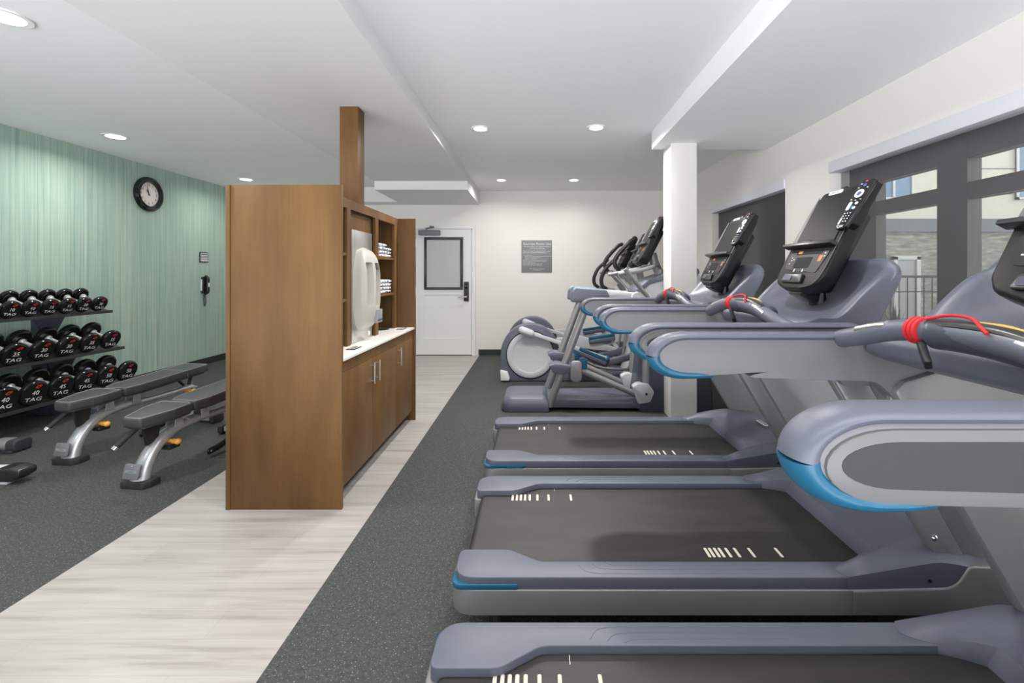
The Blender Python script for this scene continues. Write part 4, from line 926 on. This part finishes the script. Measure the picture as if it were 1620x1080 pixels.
# ------------------------------------------------------------------ adjustable benches
def make_bench(label, loc, rz):
    t = thing('weight_bench', label, 'bench', loc, rz, 'adjustable benches by the dumbbell rack')
    # local frame: +y runs from front foot to the back of the bench
    P().prism(fillet([(-.09, -.05), (-.075, -.072), (.08, -.065), (.10, -.025), (.095, .05), (-.08, .04)], .015), 'xy', 0, .042, .006).make('front_foot', M_RUBBER, t)
    leg = spl([(0, -.01, .03), (0, .01, .10), (0, .055, .18), (0, .13, .25), (0, .24, .292), (0, .38, .306)], 6)
    n = len(leg)
    P().tube(leg, [.062-.022*min(1, i/n*1.2) for i in range(n)], n=20, side=(1, 0, 0), r2=[.046-.014*(i/n) for i in range(n)]).make('front_leg', M_FRAMEG, t)
    pl = P().prism(rrect(-.058, .058, -.045, .045, .016), 'xy', 0, .014, .004, M=frame((0, -.052, .105), (1, 0, 0), (0, .25, 1)))
    pl.text('PRECOR', .026, frame((0, -.0665, .106), (1, 0, 0), (0, .25, 1)), 1, sx=.9)
    for z in (-.034, .034): pl.lathe([(.005, 0), (.004, .003)], n=10, mi=1, M=frame((0, -.0655+z*.25, .106+z), (1, 0, 0), (0, .25, 1)))
    pl.make('name_plate', [M_PANEL, M_CHROME], t)
    bm_ = spl([(0, .34, .305), (0, .55, .30), (0, .74, .303), (0, .90, .310), (0, .97, .30)], 5)
    P().tube(bm_, .032, n=18, side=(1, 0, 0), r2=[.026]*(len(bm_)-6)+[.026, .025, .022, .018, .013, .007], cap_round=True).make('main_beam', M_FRAMEG, t)
    for y, zt in ((.22, .395), (.42, .405)):
        for s in (-1, 1):
            b = P().prism(fillet([(y-.03, .30), (y+.035, .30), (y+.025, zt), (y-.02, zt)], .01), 'yz', s*.032, s*.040, .001)
            b.lathe([(.013, .034*s), (.013, .048*s)], 'x', cen=(0, y, zt-.02), n=14, mi=1)
            b.make('pad_bracket', [M_FRAMEG, M_CHROME], t)
    def pad(nm, y0, y1, w0, w1, z0, z1, chop):
        L_ = math.hypot(y1-y0, z1-z0); M = frame((0, y0, z0), (1, 0, 0), (0, y1-y0, z1-z0))
        ol = fillet([(-w0/2, 0), (w0/2, 0), (w1/2, chop), (w1/2, L_), (-w1/2, L_), (-w1/2, chop)], [.025, .025, .03, .03, .03, .03], 5)
        p_ = P().prism(ol, 'xy', -.062, 0, .010, 3, M=M, lim=.9)
        st = [(x*.955, .012+(y-.0)*(L_-.024)/L_, .0008) for x, y in ol]
        p_.tube([M @ Vector(q) for q in st+[st[0]]], .0022, n=5, mi=1)
        if nm == 'back_pad': p_.tube([M @ Vector((-w1/2+.004, L_-.22, .0)), M @ Vector((w1/2-.002, L_-.22, .0)), M @ Vector((w1/2+.0005, L_-.22, -.055))], .0018, n=5, mi=1)
        p_.prism([(x*.9, .02+y*.93) for x, y in ol], 'xy', -.074, -.061, .002, mi=0, M=M)
        p_.make(nm, [M_VINYL, M_STITCH], t)
    pad('seat_pad', -.07, .25, .13, .25, .440, .462, .18)
    pad('back_pad', .275, 1.0, .20, .255, .458, .508, .10)
    P().prism([(.03, .235), (.10, .26), (.12, .385), (.0, .385)], 'yz', -.012, .012, .002).make('seat_strut', M_BLACK, t)
    P().tube([(-.035, .02, .37), (-.10, -.07, .262)], .016, n=14).tube([(-.10, -.07, .262), (-.108, -.082, .247)], .0185, n=14, mi=1).tube([(-.0, .06, .372), (-.05, .0, .365), (-.037, .018, .368)], .012).make('hand_grip', [M_RUBBER, M_CHROME], t)
    for y, z in ((.155, .225), (.86, .292)):
        P().tube([(.03, y, z), (.056, y+.002, z), (.062, y, z), (.082, y, z), (.098, y, z)], [.012, .012, .017, .016, .021], n=14, cap_round=True).make('pull_pin', M_ORANGE, t)
    P().box(.005, .075, .12, .20, .175, .205, .01).make('pin_housing', M_BLACK, t)
    arc = spl([(.03, .92, .285), (.03, .86, .20), (.03, .74, .10), (.03, .58, .05), (.03, .46, .035)], 6)
    P().tube(arc, .012, n=12, side=(1, 0, 0), r2=.024, cap_round=True).lathe([(.01, .012), (.01, .018)], 'x', cen=(.03, .47, .037), n=12, mi=1).make('adjustment_arc', [M_BLACK, M_CHROME], t)
    P().tube([(-.02, .9, .31), (-.02, .80, .42)], .012).box(-.05, .05, .74, .82, .40, .43, .004).make('back_strut', M_BLACK, t)
    P().tube([(0, .90, .3), (0, .94, .43)], .014).make('back_strut', M_BLACK, t)
    P().prism(fillet([(-.26, .88), (.26, .88), (.26, .97), (-.26, .97)], .02), 'xy', .02, .065, .01).box(-.03, .03, .88, .95, .05, .30, .01).make('rear_stabiliser', M_FRAMEG, t)
    for s in (-1, 1): P().prism(rrect(.865, .985, .004, .075, .02), 'yz', s*.255, s*.30, .008).make('rubber_foot', M_RUBBER, t)
    return t
make_bench('black padded weight bench nearest the dumbbells, its whole back pad in view', (-3.31, 3.255, 0), math.radians(-9.7))
make_bench('black padded weight bench beside the wooden cabinet, back pad partly hidden by it', (-2.505, 2.90, 0), math.radians(-9.7))
ms = thing('weight_machine', 'pale grey exercise machine feet poking in at the left edge of the photo', 'exercise machine', (-4.1, 2.9, 0)); mo = (4.1, -2.9, 0)
def foot(nm, a, b, r, r2, m_, cap, nm2):
    o = P().tube([a, b], r, n=20, side=(0, 1, 0), r2=r2).make(nm, m_, ms, off=mo)
    d = (Vector(b)-Vector(a)).normalized()
    P().tube([Vector(b)-d*.004, Vector(b)+d*.035, Vector(b)+d*.055], [r*1.04, r*1.0, r*.8], n=20, side=(0, 1, 0), r2=[r2*1.04, r2, r2*.7]).make(nm2, cap, ms, off=mo)
P().box(-4.10, -3.95, 3.40, 3.52, .012, .088, .03, seg=4).make('rear_foot', M_SILVER, ms, off=mo)
P().prism(rrect(3.395, 3.525, .006, .094, .035), 'yz', -3.96, -3.885, .012, 3).box(-3.99, -3.90, 3.39, 3.53, 0, .02, .004).make('foot_end', M_INSET, ms, off=mo)
P().box(-4.08, -3.40, 2.89, 2.99, .025, .10, .03, seg=4).box(-3.47, -3.36, 2.895, 2.985, 0, .028, .004).make('front_foot', M_LGREY, ms, off=mo)
P().prism(fillet([(-3.42, .02), (-3.42, .104), (-3.34, .104), (-3.27, .09), (-3.27, .055), (-3.32, .02)], [.01, .01, .02, .02, .02, .02]), 'xz', 2.885, 2.995, .012, 3).make('foot_end', M_BLACK, ms, off=mo)
P().box(-4.09, -4.0, 2.3, 3.52, .02, .085, .02).box(-4.08, -4.0, 2.3, 2.40, .08, 1.1, .02).make('base_beam', M_LGREY, ms, off=mo)
